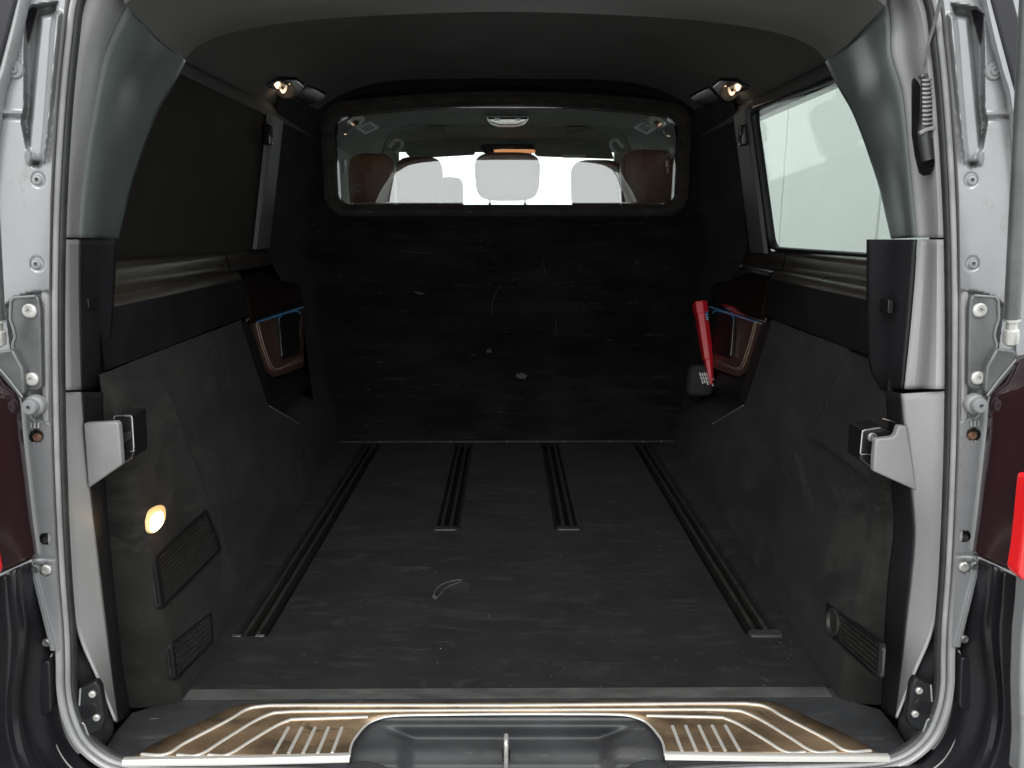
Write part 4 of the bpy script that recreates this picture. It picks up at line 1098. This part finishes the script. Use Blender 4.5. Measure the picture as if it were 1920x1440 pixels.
# roof console, reading lamps with vents, handles, cloth speakers
rc_ = prism('roof_console', [onC(x, y, 0.004) for x, y in [(912, 219), (992, 219), (984, 229), (968, 234), (936, 234), (920, 229)]], (0, 0, -0.012), 'black_gloss', van, bevel=0.003)
tube('console_rim', [onC(x, y, 0.017) for x, y in [(912, 219), (920, 229), (936, 234), (968, 234), (984, 229), (992, 219), (912, 219)]], 0.0022, 'pale_plastic', rc_, n=60, k=6, smooth_path=False)
for x in (932, 971):
    prism('console_button', [onC(xx, yy, 0.018) for xx, yy in ((x - 5, 221), (x + 5, 221), (x + 5, 225), (x - 5, 225))], (0, 0, -0.003), 'pale_plastic', rc_)
for s in (-1, 1):
    gc = lambda pts, off: mir([onC(x, y, off) for x, y in pts], s)
    p = [onY(x, y, 3.55) for x, y in [(650, 232), (662, 219), (678, 217), (684, 226), (676, 236), (660, 240)]]
    rl = prism('cab_lamp', mir(p, s), (0, 0.02, 0.01), 'pale_plastic', van, bevel=0.003)
    p = [onY(x, y, 3.545) for x, y in [(654, 234), (666, 226), (674, 228), (672, 235), (660, 239)]]
    prism('lamp_reflector', mir(p, s), (0, 0.01, 0.01), 'reflector', rl, bevel=0.002)
    B = mir([onY(660, 232, 3.53)], s)[0]
    lathe('bulb', B, (0, -1, -0.2), [(0.005, 0), (0.005, 0.006), (0.003, 0.009)], 'bulb', rl, k=12)
    p = [onY(x, y, 3.56) for x, y in [(667, 241), (694, 228), (711, 240), (685, 253)]]
    vt = prism('cab_vent', mir(p, s), (0, 0.02, 0.01), 'pale_plastic', van, bevel=0.003)
    for k in range(4):
        t0 = 0.30 + 0.16 * k
        c0 = p[0] + (p[1] - p[0]) * t0; c1 = p[3] + (p[2] - p[3]) * t0
        d_ = (p[1] - p[0]) * 0.035
        q = [c0 + (c1 - c0) * 0.15 - d_, c0 + (c1 - c0) * 0.15 + d_, c0 + (c1 - c0) * 0.80 + d_, c0 + (c1 - c0) * 0.80 - d_]
        prism('vent_slot', mir([u - np.array([0, 0.002, 0]) for u in q], s), (0, 0.003, 0), 'black_gloss', vt)
    hp = [onY(x, y, 4.0) for x, y in [(730, 276), (742, 262), (753, 265), (752, 276), (742, 288)]]
    tube('grab_handle', mir(hp, s), 0.009, 'pale_plastic', van, n=24, k=8)
    sp_ = [onC(x, y, 0.006) for x, y in [(778, 238), (836, 236), (838, 250), (830, 258), (806, 258), (786, 248)]]
    prism('roof_speaker', mir(sp_, s), (0, 0, -0.004), 'speaker_cloth', van, bevel=0.002)
    rb = [onY(x, y, 3.9) for x, y in [(716, 292), (722, 270), (736, 250), (760, 240), (800, 236)]]
    tube('headliner_fold', mir(rb, s), 0.006, 'headliner_cabin', van, n=30, k=8)


# ---- seats: headrest on two posts above a padded back
def pillow(name, c, hx, hy, hz, material, parent, e=4.0, k=24, m_=16, pinch=0.0):
    """superellipsoid cushion, flatter towards the bottom"""
    V = []; fs = []
    sg = lambda v, p: math.copysign(abs(v) ** p, v)
    for i in range(m_ + 1):
        ph = -math.pi / 2 + math.pi * i / m_
        for j in range(k):
            th = 2 * math.pi * j / k
            cph = sg(math.cos(ph), 2 / e); z = sg(math.sin(ph), 2 / e)
            x = cph * sg(math.cos(th), 2 / e); y = cph * sg(math.sin(th), 2 / 2.6)
            f = 1 + pinch * z
            V.append((c[0] + hx * x * f, c[1] + hy * y, c[2] + hz * z))
    for i in range(m_):
        for j in range(k):
            fs.append((i * k + j, i * k + (j + 1) % k, (i + 1) * k + (j + 1) % k, (i + 1) * k + j))
    o = new_obj(name, V, fs, material, parent, sharp=80)
    return o


def seat(label, x0_, x1_, ytop, ybot, Y, back_top, bw, pinch=0.04, group=None):
    c0 = onY(x0_, ytop, Y); c1 = onY(x1_, ybot, Y)
    cx_ = (c0[0] + c1[0]) / 2; hx = abs(c1[0] - c0[0]) / 2; hz = abs(c0[2] - c1[2]) / 2; cz = (c0[2] + c1[2]) / 2
    t = thing('seat', (cx_, Y, 0.0), label, 'seat', group)
    hr = pillow('headrest', (cx_, Y, cz), hx, 0.055, hz, 'seat_leather', t, pinch=pinch)
    for sd in (-1, 1):
        tube('headrest_post', [(cx_ + sd * hx * 0.55, Y, cz), (cx_ + sd * hx * 0.55, Y + 0.01, back_top - 0.03)], 0.006, 'chrome', t, n=6, k=10)
        ln = [(cx_ + sd * hx * 0.80, Y - 0.052, cz - hz * 0.75), (cx_ + sd * hx * 0.82, Y - 0.056, cz), (cx_ + sd * hx * 0.84, Y - 0.050, cz + hz * 0.75)]
        tube('seam', ln, 0.0022, 'stitch', hr, n=20, k=6)
    pillow('backrest', (cx_, Y + 0.03, back_top / 2 + 0.12), bw, 0.085, back_top / 2 - 0.12, 'seat_leather', t, e=5)
    pillow('seat_cushion', (cx_, Y + 0.30, 0.22), bw, 0.28, 0.09, 'seat_leather', t, e=5)
    return t


seat('brown leather seat with tall headrest behind the left end of the bulkhead window', 652, 744, 288, 412, 3.42, 0.90, 0.25)
seat('brown leather seat with tall headrest behind the right end of the bulkhead window', 1164, 1264, 281, 412, 3.42, 0.90, 0.25)
seat('middle seat with wide headrest on two posts at the centre of the bulkhead window', 890, 1012, 286, 377, 3.40, 0.955, 0.24)
seat('front seat whose pale headrest overlaps the brown left headrest in the bulkhead window', 742, 832, 294, 400, 4.25, 0.96, 0.24)
seat('front seat whose pale headrest stands beside the brown right headrest in the bulkhead window', 1070, 1166, 300, 400, 4.25, 0.96, 0.24)
seat('low narrow front seat headrest left of the middle headrest in the bulkhead window', 818, 870, 332, 410, 4.35, 0.92, 0.16)

# ================================================================== loose things in the cargo room
wt_ = thing('warning_triangle', tuple(onY(1333, 722, 2.70)), 'red folded warning triangle case leaning upright at the right of the bulkhead', 'warning triangle')
A = onY(1312, 566, 2.78); B = onY(1334, 721, 2.70)
ax = (A - B) / np.linalg.norm(A - B)
u = np.array([1.0, 0, 0]); u -= ax * (u @ ax); u /= np.linalg.norm(u); v = np.cross(ax, u)
if v[1] > 0: v = -v
def wt_ring(f, w1, d1): 
    c_ = B + (A - B) * f
    return [c_ - u * w1 + v * d1, c_ + u * w1 * 0.1 + v * d1 * 1.25, c_ + u * w1 + v * d1 * 0.8, c_ + u * w1 - v * d1, c_ - u * w1 - v * d1]
rg = [wt_ring(f, w1, d1) for f, w1, d1 in ((0.0, 0.003, 0.008), (0.12, 0.010, 0.012), (0.30, 0.014, 0.016), (0.31, 0.0165, 0.018), (0.60, 0.0185, 0.020), (0.85, 0.020, 0.022), (0.86, 0.0225, 0.024), (1.0, 0.0225, 0.024))]
n = 5; V = [p for r in rg for p in r]
fs = [(i * n + j, i * n + (j + 1) % n, (i + 1) * n + (j + 1) % n, (i + 1) * n + j) for i in range(len(rg) - 1) for j in range(n)] + [tuple(range(n)), tuple(range((len(rg) - 1) * n, len(rg) * n))]
body = new_obj('case', V, fs, 'red_plastic', wt_, smooth=False, bevel=0.002)
for k, f in enumerate(np.linspace(0.42, 0.70, 8)):
    c_ = B + (A - B) * f
    prism('rib', [c_ + u * 0.017 + v * 0.014, c_ + u * 0.021 + v * 0.012, c_ + u * 0.021 - v * 0.01, c_ + u * 0.017 - v * 0.01], ax * 0.006, 'red_plastic', body)
c_ = B + (A - B) * 0.76
prism('sticker', [c_ + u * 0.006 + v * 0.0262, c_ + u * 0.0185 + v * 0.0215, c_ + u * 0.0185 + v * 0.0215 + ax * 0.034, c_ + u * 0.006 + v * 0.0262 + ax * 0.034], v * 0.0008, 'chrome_blue', body)
for k in range(3):
    c_ = B + (A - B) * (0.765 + 0.03 * k)
    prism('print_line', [c_ + u * 0.009 + v * 0.0268, c_ + u * 0.0165 + v * 0.0240, c_ + u * 0.0165 + v * 0.0240 + ax * 0.003, c_ + u * 0.009 + v * 0.0268 + ax * 0.003], v * 0.0006, 'white_print', body)

pc = onY(1312, 712, 2.74)
po = thing('pouch', (pc[0], pc[1], pc[2] - 0.06), 'dark grey fabric pouch with white printed lines beside the red case', 'pouch')
pb = pillow('pouch_body', pc, 0.048, 0.030, 0.060, 'pouch', po, e=4.6, pinch=-0.06)
for r in range(6):
    x_, y_ = 1311 + r * 4.4, 699 + (r % 2) * 0.8
    ln_ = (22, 20, 24, 21, 26, 14)[r]
    for k in range(3):
        s0 = y_ + ln_ * k / 3; s1 = s0 + ln_ / 3 - 1.2
        sl_ = 0.30
        q = [onY(x_ + (s0 - 699) * sl_, s0, 2.708), onY(x_ + 2.0 + (s0 - 699) * sl_, s0 - 0.4, 2.708), onY(x_ + 2.0 + (s1 - 699) * sl_, s1 - 0.4, 2.708), onY(x_ + (s1 - 699) * sl_, s1, 2.708)]
        prism('print_line', q, (0, 0.003, 0), 'white_print', pb)

# scrap of clear tape and bits of lint on the carpet
tp = [(812, 1120), (816, 1108), (824, 1099), (838, 1092), (862, 1087), (863, 1091), (842, 1099), (830, 1108), (822, 1118), (818, 1123)]
sc_ = sweep('tape_scrap', [onZ(x, y, 0.011) for x, y in tp + tp[:1]], circ(0.0011, 6), 'scrap', None, ref=(0, 0, 1), n=90)
tag(sc_, 'thin curled outline of clear tape stuck on the carpet in the middle of the floor', 'tape')
ck = [onZ(x, y, 0.010) for x, y in [(811, 1118), (816, 1117), (819, 1121), (815, 1124), (811, 1122)]]
prism('tape_end', ck, (0, 0, 0.002), 'scrap', sc_)
def crumb(px, py, r, z=0.009, surf=None):
    c_ = surf if surf is not None else onZ(px, py, z)
    k = 5; return [c_ + np.array([math.cos(t) * r * random.uniform(.6, 1.3), math.sin(t) * r * random.uniform(.6, 1.3), random.uniform(-.3, .3) * r]) for t in np.linspace(0, 6.28, k, endpoint=False)]
V = []; fs = []
spots = [(826, 1216, .0016), (916, 1155, .0013), (1305, 1110, .001), (1430, 1163, .001), (1462, 1205, .001), (780, 1070, .0012), (800, 1070, .001), (816, 1072, .0012), (760, 1040, .001), (955, 1062, .001)]
for _ in range(130): spots.append((random.uniform(440, 1500), random.uniform(880, 1290), random.uniform(.0004, .0008)))
for px, py, r in spots:
    if 440 < px < 1500:
        c_ = onZ(px, py, 0.0095)
        b0 = len(V); q = crumb(px, py, r); V += q; V.append(c_ + np.array([0, 0, r])); k = len(q)
        fs += [(b0 + i, b0 + (i + 1) % k, b0 + k) for i in range(k)]
ln = new_obj('lint', V, fs, 'lint', None, recalc=False); ln['kind'] = 'stuff'; ln['label'] = 'pale lint and crumbs scattered over the black carpet'; ln['category'] = 'lint'
